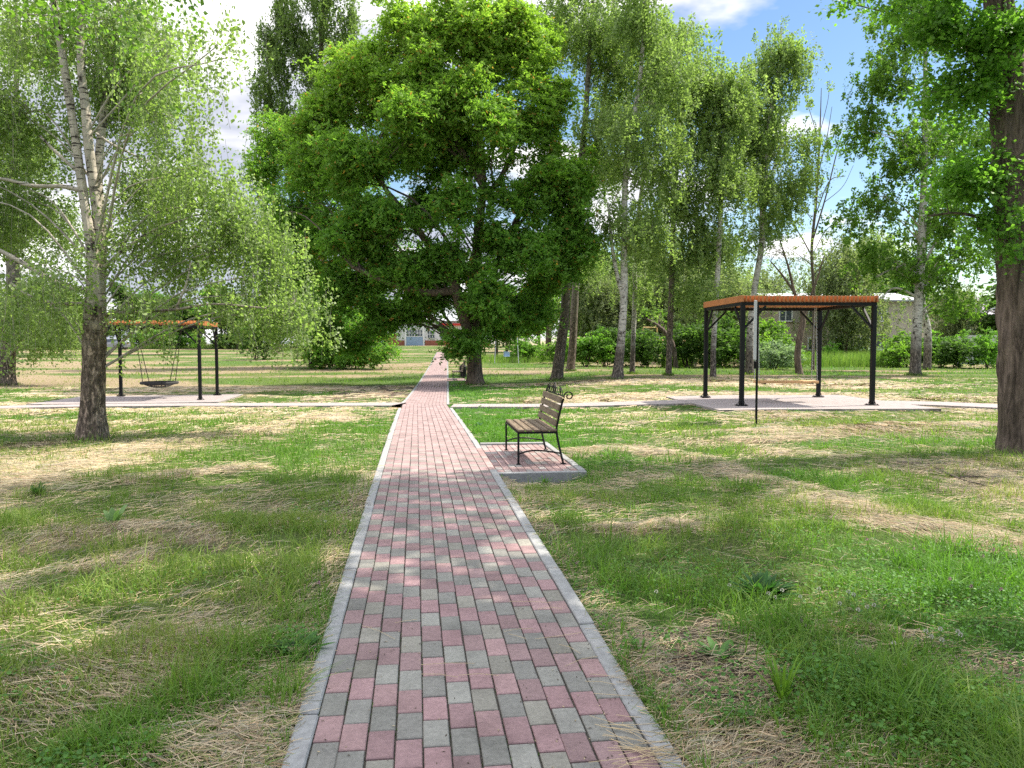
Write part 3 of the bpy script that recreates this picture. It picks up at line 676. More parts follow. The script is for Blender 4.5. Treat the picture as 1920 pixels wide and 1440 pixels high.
# ------------------------------------------------------------------ trees
def add_leaves(m, c, size, asp, col, r, up=.55, droop=.3, axd=None, grp=None):
    n = len(c); nr = r.normal(size=(n, 3))
    if grp is not None: nr = nr * .55 + norm(r.normal(size=(int(grp.max()) + 1, 3)))[grp] * 1.25
    nr = norm(nr + np.array([0, 0, up])); ax = (r.normal(size=(n, 3)) if axd is None else axd * 1.3 + r.normal(size=(n, 3)) * .8) - np.array([0, 0, droop * 2]); ax = norm(ax - nr * (ax * nr).sum(1, keepdims=True))
    sd = np.cross(nr, ax); s_ = size[:, None]
    V = np.zeros((n, 4, 3)); V[:, 0] = c - ax * s_ * .5; V[:, 2] = c + ax * s_ * .5
    V[:, 1] = c - ax * s_ * .08 + sd * s_ * asp * .5 - nr * s_ * .08; V[:, 3] = c - ax * s_ * .08 - sd * s_ * asp * .5 - nr * s_ * .08
    k = np.arange(n)[:, None] * 4; m.add(V.reshape(-1, 3), k + np.array([[0, 1, 2, 3]]), None, np.repeat(col, 4, 0))
LC = {'birch': ((.115, .17, .06), (.25, .325, .12)), 'maple': ((.065, .15, .026), (.165, .31, .05)), 'poplar': ((.10, .15, .055), (.20, .27, .10)),
      'dark': ((.045, .095, .022), (.10, .175, .04)), 'linden': ((.060, .125, .022), (.14, .24, .040)), 'willow': ((.10, .135, .065), (.19, .22, .11)), 'bright': ((.075, .15, .025), (.16, .27, .045)), 'silver': ((.13, .19, .12), (.26, .33, .22))}
def tree(name, label, cat, group, stems, lobes, kind='birch', leaf=(.09, .6), k=90, cr=.5, flat=.65, weep=0, bark='birch', twig='twig', limbs=(), seed=1, base=None, limb_n=5,
         near=False, leafm='leaf_far', tint=0.0, twigs=True, sides=9, wl=(.4, 1.2), fill=1.0, twr=.012):
    r = np.random.default_rng(seed)
    b0 = G(stems[0][0][0], stems[0][0][1]) if base is None else np.array([base[0], base[1], float(T(*base))])
    Yb = b0[1]
    def W(p):
        Y = Yb + (p[3] if len(p) > 3 else 0); q = U(p[0], p[1], Y); return q
    root = empty(name, b0)
    tag(root, label, cat, group)
    tm = NM(); nodes = []; nr = []
    for si, st in enumerate(stems):
        if base is None: P = np.array([W(p) for p in st]); R = np.array([p[2] / 2 / FPX * (Yb + (p[3] if len(p) > 3 else 0)) for p in st])
        else: P = np.array([b0 + np.array(p[:3]) for p in st]); R = np.array([p[3] for p in st])
        if si == 0: P[0] = b0 - np.array([0, 0, .15])
        K = max(14, int(np.linalg.norm(P[-1] - P[0]) / (.05 if near else .35)));
        Pc = catmull(P, K); Rc = np.interp(np.linspace(0, len(P) - 1, K), np.arange(len(P)), R)
        if si == 0: hgt = Pc[:, 2] - b0[2]; Rc = Rc * (1 + (.14 if kind == 'maple' and near else .28) * np.exp(-np.maximum(hgt, 0) / .2))
        if near:
            rr = np.random.default_rng(seed + 5); kk_ = rr.integers(3, 15, 26); kz = rr.normal(0, 1, 26) * 9; ph = rr.uniform(0, 6.28, 26); am = rr.uniform(.3, 1, 26)
            ridge = .06 if si == 0 else .02
            disp = lambda th, z, kk_=kk_, kz=kz, ph=ph, am=am, ridge=ridge: ridge * sum(a_ * (1 - 2 * np.abs(np.sin(k1 * th / 2 * 1.0 + k2 * z * .35 + p_))) for k1, k2, p_, a_ in zip(kk_ // 2 * 2, kz, ph, am)) / 3.2
            tm.tubes(Pc, Rc, 72, disp=disp)
        else: tm.tubes(Pc, Rc, sides)
        lo = Pc[:, 2] > b0[2] + 1.0
        nodes.append(Pc[lo]); nr.append(Rc[lo])
    merge = len(lobes) <= 6 and not near
    if not merge: tm.build('trunk', M[bark], root, True, b0)
    nodes = np.concatenate(nodes); nr = np.concatenate(nr)
    lm = tm if merge else NM(); tn = [nodes[::2]]; tr_ = [nr[::2]]
    def limb(A, B, ra, rb=.012, sag=0.0, n=9, keep=True):
        d = B - A; L = np.linalg.norm(d); mid = A + d * .45 + np.array([0, 0, .16 * L - sag * L]) + r.normal(0, .06 * L, 3)
        Pc = catmull(np.array([A, mid, B]), n); Rc = np.linspace(ra, rb, n); lm.tubes(Pc, Rc, 6)
        if keep: tn.append(Pc[1:]); tr_.append(Rc[1:])
    for lb in limbs:
        P = np.array([W(p) for p in lb]) if base is None else np.array([b0 + np.array(p[:3]) for p in lb]); n = 6 * len(P)
        R = np.array([p[2] / 2 / FPX * Yb for p in lb]) if base is None else np.array([p[3] for p in lb])
        Pc = catmull(P, n); Rc = np.interp(np.linspace(0, len(P) - 1, n), np.arange(len(P)), R); l1 = NM(); l1.tubes(Pc, Rc, 8); l1.build('limb', M[bark], root, True, b0); tn.append(Pc); tr_.append(Rc)
    cl = []
    for lb in lobes:
        if base is None:
            px, py, rx, rz, dY, n = lb; Y = Yb + dY; c = U(px, py, Y); e_ = np.array([rx * Y / FPX, (rx + rz) / 2 * Y / FPX, rz * Y / FPX])
        else: c = b0 + np.array(lb[:3]); e_ = np.array(lb[3:6]); n = lb[6]
        n = max(1, int(n * fill)); dirs = norm(r.normal(size=(n, 3))); ns_ = max(1, min(9, n // 7)); sd_ = norm(r.normal(size=(ns_, 3))) * r.uniform(.25, .78, (ns_, 1)); sr_ = r.uniform(.36, .62, (ns_, 1))
        if ns_ < 3: sd_ *= .4; sr_ = sr_ * 1.7
        j_ = r.integers(0, ns_, n); rad = r.random(n) ** (1 / 2.4) * r.uniform(.8, 1.15, n)
        pts = c + (sd_[j_] + dirs * rad[:, None] * sr_[j_]) * e_; cl.append(pts)
        for _ in range(limb_n):
            B = c + norm(r.normal(size=3)) * e_ * r.uniform(.0, .6); hd = np.hypot(nodes[:, 0] - B[0], nodes[:, 1] - B[1])
            cost = np.abs((B[2] - nodes[:, 2]) - .7 * hd) + .4 * hd; i = int(np.argmin(cost + r.uniform(0, .8, len(cost)))); L = np.linalg.norm(B - nodes[i])
            limb(nodes[i], B, min(nr[i] * .5, (.007 + .0042 * L) if near else (.015 + .010 * L)), .007)
    cl = np.concatenate(cl) if cl else np.zeros((0, 3))
    TN = np.concatenate(tn); TR = np.concatenate(tr_)
    if len(cl) and twigs:
        idx = np.array([int(np.argmin(((TN - c) ** 2).sum(1))) for c in cl]); A = TN[idx]; d = cl - A
        mid = A + d * .5 + np.array([0, 0, 1]) * (np.linalg.norm(d, axis=1, keepdims=True) * .12) + r.normal(0, .05, d.shape)
        P = np.stack([A, (A + mid) / 2 + (mid - A) * .1, mid, cl], 1); rr_ = np.minimum(TR[idx] * .6, twr)[:, None] * np.array([[1, .8, .6, .3]])
        lm.tubes(P, rr_, 4)
    if merge: tm.build('trunk', M[bark], root, True, b0)
    elif lm.n: lm.build('branches', M[twig], root, True, b0)
    if len(cl):
        lv = NM(); K = max(4, int(k)); n = len(cl) * K
        sc_c = r.uniform(.7, 1.3, len(cl))
        axd = None
        if weep > 0:
            S = 5; st0 = np.repeat(cl, S, 0) + r.normal(size=(len(cl) * S, 3)) * np.array([cr, cr, cr * flat]); Ls = r.uniform(*wl, len(st0)) * weep; per = max(2, K // S)
            t_ = r.random((len(st0), per)); sw = r.normal(0, .12, (len(st0), 1, 2))
            P = np.repeat(st0[:, None], per, 1); P[..., 2] -= t_ * Ls[:, None]; P[..., :2] += sw * (t_ ** 1.5)[..., None] * Ls[:, None, None] + r.normal(0, .05 + .03 * cr, (len(st0), per, 2))
            C = P.reshape(-1, 3); cid = np.repeat(np.arange(len(st0)) // S, per); grp = np.repeat(np.arange(len(st0)), per)
            if near:
                u = np.linspace(0, 1, 5); Pt = np.repeat(st0[:, None], 5, 1); Pt[..., 2] -= u * Ls[:, None]; Pt[..., :2] += sw * (u ** 1.5)[None, :, None] * Ls[:, None, None]; lm2 = NM(); lm2.tubes(Pt, np.full((len(st0), 5), .0022), 3)
                lm2.build('hanging_twigs', M[twig], root, False, b0)
        else:
            per = 9; S = max(1, K // per); st0 = np.repeat(cl, S, 0); csc = np.repeat(sc_c, S)[:, None]
            st0 = st0 + r.normal(size=st0.shape) * cr * .32 * csc * np.array([1, 1, flat]); dr = norm(r.normal(size=st0.shape) * (np.array([.5, .5, .6]) if flat > 1 else np.array([1, 1, .5])) + np.array([0, 0, 1.3 if flat > 1 else .12]))
            Ls = (cr * r.uniform(.35, 1.45, (len(st0), 1)) * csc)[:, None]; t_ = r.random((len(st0), per, 1))
            C = st0[:, None] + dr[:, None] * t_ * Ls + r.normal(size=(len(st0), per, 3)) * .04; C[..., 2:3] -= (.05 if flat > 1 else .38) * t_ ** 2 * Ls
            axd = np.repeat(dr, per, 0); C = C.reshape(-1, 3); cid = np.repeat(np.arange(len(st0)) // S, per); grp = np.repeat(np.arange(len(st0)), per)
        n = len(C); t = np.clip(r.random((n, 1)) * .7 + np.repeat(r.random(len(cl)), 1)[cid][:, None] * .4 - .05, 0, 1)
        c1, c2 = np.array(LC[kind][0]), np.array(LC[kind][1]); col = c1 * (1 - t) + c2 * t
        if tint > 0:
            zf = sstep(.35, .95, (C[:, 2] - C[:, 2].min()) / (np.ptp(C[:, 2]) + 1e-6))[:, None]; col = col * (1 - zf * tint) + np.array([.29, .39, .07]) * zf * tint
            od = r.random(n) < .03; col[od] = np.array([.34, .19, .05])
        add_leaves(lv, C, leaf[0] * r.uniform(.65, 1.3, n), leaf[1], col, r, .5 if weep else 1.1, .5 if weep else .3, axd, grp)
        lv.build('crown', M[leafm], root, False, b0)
    return root

# --- foreground birch on the left
tree('birch_tree', 'large weeping birch on the left with thick dark trunk splitting into pale stems', 'birch tree', None,
     [[(172, 826, 55), (174, 760, 47), (176, 690, 45), (178, 600, 42), (179, 560, 40), (176, 500, 25), (168, 440, 19), (157, 370, 17), (140, 250, 15), (118, 110, 14), (100, 0, 12), (85, -160, 12), (80, -320, 8)],
      [(184, 570, 24, .05), (190, 500, 17, .1), (182, 400, 18, .1), (166, 270, 17, .0), (160, 200, 16), (152, 120, 14), (152, -40, 11), (160, -240, 8)],
      [(192, 520, 16, .2), (190, 420, 18, .3), (184, 330, 16, .4), (196, 200, 14, .6), (215, 80, 12, .8), (240, -150, 7, 1)]],
     [(90, 50, 130, 110, 1.2, 62), (250, 40, 110, 80, .8, 52), (40, 210, 100, 110, .8, 50), (225, 180, 85, 100, 1.2, 50), (305, 80, 36, 80, -.6, 14),
      (30, 370, 90, 80, 1.0, 36), (280, 330, 85, 90, 1.2, 52), (370, 320, 55, 36, .3, 20), (440, 390, 60, 50, .8, 30), (250, 430, 90, 50, .3, 24), (370, 450, 90, 50, 1.2, 34), (490, 430, 40, 70, .9, 30), (552, 570, 24, 44, .6, 20), (480, 540, 50, 56, .5, 24), (290, 150, 60, 110, 2, 30),
      (100, 520, 60, 40, -.6, 14), (270, 570, 50, 22, -.2, 10), (60, 570, 60, 60, .6, 20), (-120, 300, 110, 250, 0, 70), (150, -200, 280, 130, 0, 110), (412, 110, 18, 70, -2.0, 5), (310, 210, 40, 70, -.6, 14)],
     kind='birch', leaf=(.058, .72), k=140, cr=.32, weep=1.0, wl=(.25, .8), bark='birch_near', fill=1.0, twig='twig_pale', near=True, seed=3, leafm='leaf', limb_n=2,
     limbs=[[(150, 357, 9), (120, 350, 8), (60, 348, 7), (0, 335, 6), (-60, 338, 5)], [(158, 545, 13), (110, 532, 11), (50, 497, 10), (0, 470, 8), (-60, 440, 6)], [(158, 570, 8), (100, 568, 7), (50, 552, 6), (20, 530, 4)],
            [(196, 500, 7), (230, 470, 6), (290, 430, 4), (350, 410, 3)], [(194, 590, 7), (250, 585, 6), (330, 580, 5), (400, 570, 4), (500, 578, 3)], [(330, 580, 5), (350, 530, 4), (358, 490, 3)],
            [(180, 250, 5), (210, 270, 4), (270, 300, 3)], [(150, 325, 7), (110, 290, 6), (75, 255, 4)]])
# --- birch overhead, just outside on the left
tree('birch_tree', 'near weeping birch whose dark leafy twigs hang into the top left corner', 'birch tree', None,
     [[(0, 0, 0, .24), (.1, .1, 4, .19), (.3, .1, 8, .14), (.2, .2, 13, .05)]],
     [(1.9, 1.6, 4.5, .7, 1.0, .45, 12), (2.5, 1.9, 5.0, .7, .9, .5, 12), (1.2, .8, 5.8, 1.3, 1.3, 1.0, 20), (0, 0, 8, 2.2, 2.2, 2.4, 60), (.3, .2, 11, 1.6, 1.6, 1.8, 35)],
     kind='linden', leaf=(.05, .75), k=110, cr=.32, weep=.8, wl=(.3, .8), base=(-5.9, 5.0), seed=8, leafm='leaf', limb_n=3, near=False, bark='birch')
# --- foreground tree at the right edge
tree('elm_tree', 'big leafy tree at the right edge with thick brown fissured trunk', 'tree', None,
     [[(1926, 848, 98), (1924, 780, 98), (1923, 700, 98), (1920, 600, 95), (1915, 500, 90), (1906, 380, 84), (1898, 250, 74), (1888, 120, 62), (1872, 0, 52), (1860, -200, 44), (1850, -500, 34), (1850, -900, 20)]],
     [(1850, 50, 80, 70, -.3, 30), (1780, 40, 70, 60, -.3, 26), (1815, 190, 60, 70, -.2, 26), (1750, 190, 50, 50, 0, 8), (1838, 320, 45, 60, -.1, 18), (1800, 330, 60, 50, -.2, 14), (1882, 420, 22, 70, -.45, 7), (1830, 430, 40, 36, 0, 6), (1690, 10, 50, 30, .2, 5), (1585, 2, 24, 18, .5, 3), (1740, -120, 170, 90, 0, 50),
      (1900, -300, 330, 160, -1, 120), (1800, -600, 380, 220, -1, 150), (1750, -900, 380, 250, -1, 150), (1500, -760, 200, 160, -.5, 60), (2250, 0, 200, 260, 0, 80)],
     kind='maple', leaf=(.068, .72), k=110, cr=.34, fill=1.0, bark='bark_red', twig='twig', near=True, seed=12, leafm='leaf', limb_n=2, tint=0,
     limbs=[[(1868, 190, 22), (1830, 110, 15), (1790, 50, 11), (1750, 0, 9), (1720, -60, 6)], [(1905, 470, 12), (1860, 420, 8), (1800, 400, 5), (1740, 405, 3)], [(1890, 240, 14), (1925, 160, 12), (1960, 60, 9)]])
# --- trees outside the frame that shade the foreground
tree('linden_tree', 'tall linden standing just beyond the right side of the lawn', 'tree', 'shade trees beside the lawn',
     [[(0, 0, 0, .3), (.1, 0, 4, .24), (0, .1, 9, .18), (.1, 0, 15, .06)]],
     [(0, 0, 8.0, 2.6, 2.4, 1.8, 80), (-3.0, .6, 8.8, 2.6, 2.2, 1.5, 80), (-2.2, 2.2, 9.5, 2.2, 2.2, 1.6, 60), (-1.5, .5, 11.5, 2.6, 2.6, 2.0, 80), (1.5, -.5, 11, 2.6, 2.6, 2.2, 80), (0, 0, 13.5, 2.4, 2.4, 1.8, 55)],
     kind='linden', leaf=(.17, .8), k=45, cr=.6, base=(8.6, 4.9), bark='bark', seed=31, limb_n=4, leafm='leaf')
tree('linden_tree', 'broad linden standing behind the viewer to the right', 'tree', 'shade trees beside the lawn',
     [[(0, 0, 0, .3), (.1, 0, 4, .24), (0, .1, 9, .18), (.1, 0, 15, .06)]],
     [(0, 0, 8.0, 3.2, 2.8, 2.0, 80), (-2, .5, 10.5, 2.8, 2.8, 2.0, 80), (1.5, -.5, 11, 2.8, 2.8, 2.2, 70), (0, 0, 13.5, 2.6, 2.6, 1.8, 50)],
     kind='linden', leaf=(.17, .8), k=45, cr=.62, base=(5.2, -1.8), bark='bark', seed=35, limb_n=4, leafm='leaf')
# --- the spreading maple beside the path
tree('maple_tree', 'broad spreading green maple beside the path with a thick short trunk and forked limbs', 'maple tree', None,
     [[(891, 721, 33), (890, 690, 28), (889, 660, 27), (888, 625, 27), (886, 590, 26), (893, 500, 20), (897, 430, 18), (905, 350, 15), (900, 260, 12), (890, 150, 9), (880, 40, 5)],
      [(887, 640, 22), (868, 590, 22, -.5), (850, 530, 20, -1), (818, 480, 16, -1), (790, 440, 13, -1), (740, 380, 10, -1), (690, 300, 6, -1)],
      [(850, 545, 16, -1), (800, 548, 14, -1.2), (730, 530, 10, -1.5), (660, 500, 7, -1.5)], [(893, 600, 16, .3), (930, 500, 12, .5), (975, 400, 10, .5), (1020, 300, 6, .5)], [(900, 380, 11), (940, 330, 9), (985, 230, 6)], [(905, 350, 11), (860, 270, 9), (820, 180, 6)]],
     [(880, 90, 110, 70, 0, 75), (790, 110, 60, 90, -1, 55), (980, 120, 75, 75, .5, 60), (1010, 230, 70, 80, 0, 58), (850, 200, 90, 70, -1, 60), (720, 180, 80, 80, 0, 60), (640, 200, 70, 70, 1, 42), (680, 300, 90, 70, -1.5, 65), (770, 230, 60, 70, -2, 40), (930, 220, 50, 60, -2, 32),
      (600, 330, 80, 80, 1, 55), (700, 420, 110, 70, -1.5, 75), (600, 450, 70, 60, .5, 45), (860, 400, 45, 60, -2, 22), (990, 370, 80, 70, 0, 50), (1070, 400, 55, 80, .5, 42), (1090, 460, 45, 50, 0, 26), (980, 480, 80, 60, -1, 45), (760, 510, 100, 55, -1.0, 56), (650, 540, 90, 50, .5, 48), (900, 560, 55, 55, -1.8, 30), (1000, 560, 50, 50, 1, 20), (820, 560, 60, 24, -.3, 20),
      (870, 640, 45, 32, -1.4, 16), (940, 620, 40, 40, 0, 14), (855, 360, 40, 50, 1, 12), (640, 620, 70, 45, 2, 38), (720, 600, 50, 45, 1, 26),
      (690, 110, 60, 50, .5, 34), (640, 150, 50, 50, 1, 26), (750, 60, 60, 50, 0, 30), (840, 40, 70, 45, 0, 32), (950, 40, 70, 50, 0, 32), (820, 230, 60, 50, 1, 18), (540, 400, 70, 60, 1.5, 28),
      (825, 320, 55, 50, 1, 26), (790, 390, 60, 50, 1, 26), (870, 260, 55, 45, .5, 22), (740, 290, 60, 50, 1.5, 26), (850, 520, 60, 40, 1, 22),
      (930, 430, 60, 45, -1, 24), (840, 480, 45, 40, -1.5, 18), (1040, 520, 50, 50, 0, 22), (1060, 330, 60, 60, 0, 28), (900, 310, 35, 30, 0, 9), (800, 160, 70, 50, 0, 30), (1040, 170, 40, 50, 0, 18), (590, 250, 60, 50, 1, 24), (770, 590, 70, 26, 1, 24), (960, 590, 60, 40, .5, 22)],
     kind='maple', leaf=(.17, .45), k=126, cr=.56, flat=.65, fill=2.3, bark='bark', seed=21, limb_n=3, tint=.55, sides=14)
tree('maple_tree', 'dark bushy maple with low hanging crown behind the left side of the broad maple', 'maple tree', None,
     [[(640, 690, 16), (640, 640, 14), (625, 560, 12), (600, 450, 9), (580, 330, 6)], [(635, 600, 10), (680, 520, 7), (720, 440, 4)]],
     [(560, 330, 80, 80, 0, 44), (515, 255, 40, 40, 0, 22), (495, 320, 50, 60, -.5, 28), (690, 400, 80, 80, 2, 40), (740, 500, 70, 60, 2, 34), (600, 250, 60, 60, 1, 26), (560, 620, 60, 60, 0, 26), (540, 430, 80, 70, 0, 45), (640, 450, 80, 80, 1, 45), (560, 520, 70, 60, 0, 40), (620, 590, 80, 50, -1, 45), (690, 620, 60, 45, -2, 34), (600, 655, 55, 30, -1.5, 26), (655, 665, 60, 22, -2, 22), (500, 580, 50, 60, 0, 22), (500, 480, 50, 60, 0, 20), (720, 660, 28, 16, -3, 7)],
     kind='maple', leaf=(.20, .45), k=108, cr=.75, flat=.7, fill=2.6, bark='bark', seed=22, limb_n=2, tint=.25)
# --- poplars behind
for i, (bx, st, lb, lab) in enumerate([
    (596, [(596, 662, 14), (598, 400, 12), (600, 200, 10), (604, 0, 7), (606, -180, 3)],
     [(575, 120, 32, 100, 0, 40), (605, 60, 36, 110, 0, 46), (640, 100, 30, 100, 0, 36), (662, 50, 20, 60, 0, 16), (548, 60, 26, 80, 0, 28), (600, 200, 46, 80, 0, 40), (590, -50, 60, 80, 0, 46), (640, -60, 40, 80, 0, 26), (620, 290, 44, 80, 0, 26), (600, -160, 36, 60, 0, 16)], 'tall narrow poplar with ascending branches behind the broad maple'),
    (500, [(520, 662, 9), (515, 400, 8), (508, 200, 6), (500, 60, 3)],
     [(500, 90, 18, 60, 0, 20), (520, 150, 28, 80, 0, 34), (500, 190, 24, 60, 0, 22), (530, 40, 22, 60, 0, 20), (540, 230, 34, 70, 0, 34), (545, 300, 36, 70, 0, 22)], 'slimmer poplar on the left side of the tall poplar')]):
    tree('poplar_tree', lab, 'poplar tree', None, [st], lb, kind='poplar', leaf=(.20, .8), k=63, cr=.8, flat=1.8, fill=4.2, bark='bark', twig='twig_pale', seed=41 + i, limb_n=4, base=None)
# --- row of birches right of the path
BG = 'tall birches right of the path'
def birch(label, stem, lobes, seed, bark='birch', k=105, **kw):
    d = dict(kind='birch', leaf=(.13, .62), cr=.5, weep=1.0, wl=(.4, 1.2), fill=1.9); d.update(kw)
    return tree('birch_tree', label, 'birch tree', BG, stem, lobes, bark=bark, twig='twig_pale', k=k, seed=seed, limb_n=3, **d)
birch('leaning birch with dark lower bark, nearest on the right of the broad maple', [[(1043, 713, 23), (1050, 660, 20), (1058, 600, 18), (1062, 540, 16), (1075, 400, 13), (1095, 250, 11), (1105, 100, 8), (1115, -60, 5)]],
      [(1105, 60, 60, 80, 0, 50), (1060, 30, 60, 60, 1, 32), (1150, 120, 55, 90, .5, 42), (1120, 250, 55, 90, .5, 36), (1100, -60, 60, 50, 0, 18)], 51, 'birch_dark')
birch('dark trunked birch just behind the leaning one', [[(1069, 696, 16), (1074, 640, 15), (1078, 560, 14), (1090, 400, 10), (1130, 200, 8), (1150, 0, 5)]],
      [(1130, 330, 50, 70, 0, 26), (1160, 200, 55, 80, 0, 32), (1170, 60, 55, 70, 0, 28), (1100, 470, 45, 50, 0, 12)], 52, 'birch_dark')
birch('birch with flared dark foot and white mottled trunk between thinner birches', [[(1157, 712, 24), (1160, 680, 18), (1166, 620, 15), (1170, 540, 14), (1170, 450, 12), (1175, 300, 10), (1200, 150, 8), (1210, -20, 5)], [(1168, 560, 9), (1150, 480, 7), (1140, 380, 4)]],
      [(1200, 40, 60, 80, 0, 46), (1240, 130, 60, 90, 0, 46), (1180, 260, 60, 90, -.5, 40), (1240, 300, 60, 80, .5, 36), (1160, 420, 50, 60, 0, 18), (1220, -60, 60, 50, 0, 18), (1220, 430, 50, 50, 0, 20)], 53, k=95)
birch('slim straight birch with sunlit right side', [[(1185, 701, 10), (1187, 640, 9), (1190, 560, 9), (1192, 450, 8), (1215, 250, 6), (1230, 60, 3)]],
      [(1230, 200, 45, 80, 0, 22), (1250, 60, 45, 70, 0, 22), (1195, 520, 30, 40, 0, 9), (1210, 400, 40, 60, 0, 14)], 54)
birch('dark slender birch in front of the green shrub', [[(1253, 704, 11), (1256, 620, 11), (1260, 520, 11), (1262, 430, 10), (1270, 300, 8), (1285, 150, 5), (1295, 100, 3)]],
      [(1290, 160, 50, 70, 0, 34), (1310, 260, 50, 70, 0, 32), (1275, 360, 55, 60, 0, 30), (1300, 440, 45, 60, 0, 24), (1230, 470, 40, 50, 0, 14), (1260, 60, 50, 60, 0, 24), (1290, 530, 40, 40, 0, 10)], 55, 'birch_dark')
birch('birch trunk rising behind the left post of the right pergola', [[(1337, 706, 11), (1338, 640, 10), (1345, 520, 10), (1350, 420, 9), (1355, 300, 7), (1358, 170, 3)]],
      [(1345, 160, 40, 50, 0, 24), (1320, 130, 30, 50, 0, 16), (1385, 180, 34, 50, 0, 18), (1350, 240, 36, 60, 0, 24), (1360, 340, 45, 60, 0, 28), (1330, 330, 45, 70, 0, 24), (1340, 440, 40, 60, 0, 18), (1370, 200, 26, 50, 0, 12), (1320, 540, 34, 40, 0, 9)], 56)
birch('white barked birch standing between the posts of the right pergola', [[(1405, 702, 16), (1406, 640, 14), (1412, 560, 11), (1428, 460, 11), (1430, 400, 12), (1440, 250, 9), (1462, 120, 6), (1465, 50, 2)]],
      [(1400, 300, 50, 70, .5, 24), (1500, 330, 34, 60, .5, 12), (1465, 90, 45, 42, 0, 28), (1495, 120, 32, 48, 0, 20), (1405, 150, 38, 45, 0, 20), (1440, 190, 60, 40, 0, 28), (1460, 260, 55, 45, 0, 24), (1510, 260, 22, 40, 0, 9), (1430, 340, 60, 40, -.4, 26), (1480, 350, 40, 50, .4, 18), (1400, 430, 40, 40, 0, 11), (1460, 410, 45, 40, 0, 16), (1400, 250, 30, 50, 0, 12)], 57, wl=(.3, .9), cr=.5)
birch('birch with a forked dark trunk on the right lawn', [[(1716, 704, 20), (1719, 620, 18), (1724, 540, 16), (1728, 460, 15), (1733, 330, 12), (1735, 180, 9), (1735, 20, 5)]],
      [(1650, 140, 60, 60, 0, 28), (1730, 40, 80, 60, 0, 40), (1620, 240, 40, 60, 0, 20), (1700, 270, 80, 70, 0, 46), (1640, 390, 55, 60, 0, 26), (1770, 400, 80, 70, 0, 40), (1720, 500, 90, 50, 0, 26), (1810, 260, 70, 90, 0, 36), (1640, 480, 50, 50, 0, 16), (1840, 480, 40, 60, 0, 18), (1790, 560, 50, 40, 0, 10), (1680, 60, 50, 50, .5, 16)], 58, 'birch', kind='linden', weep=.5, leaf=(.13, .75), k=90,
      limbs=[[(1726, 520, 6), (1690, 500, 5), (1640, 520, 3)], [(1728, 500, 6), (1760, 450, 5), (1790, 440, 3)], [(1725, 560, 5), (1680, 540, 4), (1650, 560, 2)], [(1730, 540, 5), (1760, 520, 4), (1790, 540, 2)]])
birch('paler crooked birch touching the forked one from behind', [[(1738, 694, 14), (1740, 640, 14), (1738, 610, 13), (1729, 570, 12), (1730, 500, 9), (1745, 380, 7), (1755, 250, 4)]],
      [(1760, 250, 50, 60, 0, 18), (1790, 340, 40, 60, 0, 14), (1750, 430, 40, 40, 0, 10)], 59, kind='linden', weep=.5, leaf=(.13, .75))
birch('dark rough trunked birch at the left edge of the lawn', [[(8, 722, 36), (12, 660, 32), (22, 580, 28), (25, 520, 24), (20, 400, 18), (30, 200, 10), (30, 0, 5)]],
      [(60, 560, 70, 60, 0, 44), (100, 600, 50, 40, -1, 20), (20, 430, 80, 80, 0, 50), (110, 430, 50, 70, 0, 28), (-60, 560, 70, 80, 0, 30), (30, 250, 90, 110, 0, 60), (80, 620, 60, 30, -.5, 16), (30, 80, 80, 90, 0, 40)], 60, 'birch_dark', leaf=(.10, .7), k=110)
# bare and odd ones
tree('dead_tree', 'leafless thin grey tree rising behind the right pergola against the sky', 'dead tree', None,
     [[(1524, 694, 6.12), (1526, 560, 5.44), (1522, 470, 5.44), (1530, 380, 4.76), (1535, 300, 3.74), (1538, 230, 2.38), (1540, 165, 1.02)]], [], seed=70, bark='twig',
     limbs=[[(1524, 450, 3.40), (1548, 370, 2.72), (1568, 290, 2.04), (1580, 250, 1.02)], [(1530, 400, 2.04), (1555, 340, 1.77), (1585, 330, 1.02)], [(1522, 480, 2.72), (1500, 440, 2.04), (1480, 415, 1.02)], [(1533, 330, 2.04), (1550, 260, 1.63), (1560, 200, 0.82)], [(1532, 350, 2.04), (1510, 300, 1.36), (1500, 270, 0.82)],
            [(1536, 270, 1.63), (1522, 220, 1.22), (1512, 190, 0.68)], [(1537, 250, 1.36), (1552, 190, 1.02), (1556, 150, 0.54)], [(1525, 500, 2.04), (1500, 480, 1.36), (1470, 460, 0.82)], [(1545, 380, 1.36), (1580, 350, 1.02), (1600, 310, 0.68)], [(1524, 520, 2.04), (1545, 490, 1.36), (1575, 450, 0.82)], [(1528, 420, 1.63), (1505, 390, 1.22), (1478, 370, 0.68)], [(1536, 300, 1.36), (1572, 240, 1.09), (1592, 220, 0.68)], [(1527, 470, 1.36), (1550, 430, 1.36), (1582, 410, 0.68)]])
tree('crooked_tree', 'short crooked dark tree with bare forked top behind the right pergola', 'tree', None,
     [[(1500, 702, 13), (1495, 670, 12), (1500, 630, 12), (1506, 590, 10), (1490, 550, 6), (1478, 500, 4), (1462, 450, 2)], [(1505, 600, 7), (1515, 570, 5), (1530, 530, 4), (1545, 480, 2)], [(1490, 550, 5), (1470, 520, 4), (1445, 490, 2)]],
     [(1450, 470, 40, 40, 0, 12), (1490, 480, 30, 40, 0, 8)], kind='willow', leaf=(.11, .4), k=50, cr=.6, bark='bark', seed=71, limb_n=5)
tree('leaning_tree', 'old tree with a reddish bent limb among the shrubs', 'tree', None,
     [[(1268, 690, 8), (1262, 650, 9), (1252, 630, 9), (1235, 612, 7), (1212, 598, 4)]], [(1230, 590, 30, 26, 1, 6)], kind='linden', leaf=(.15, .6), k=60, cr=.7, bark='bark_red', seed=72)
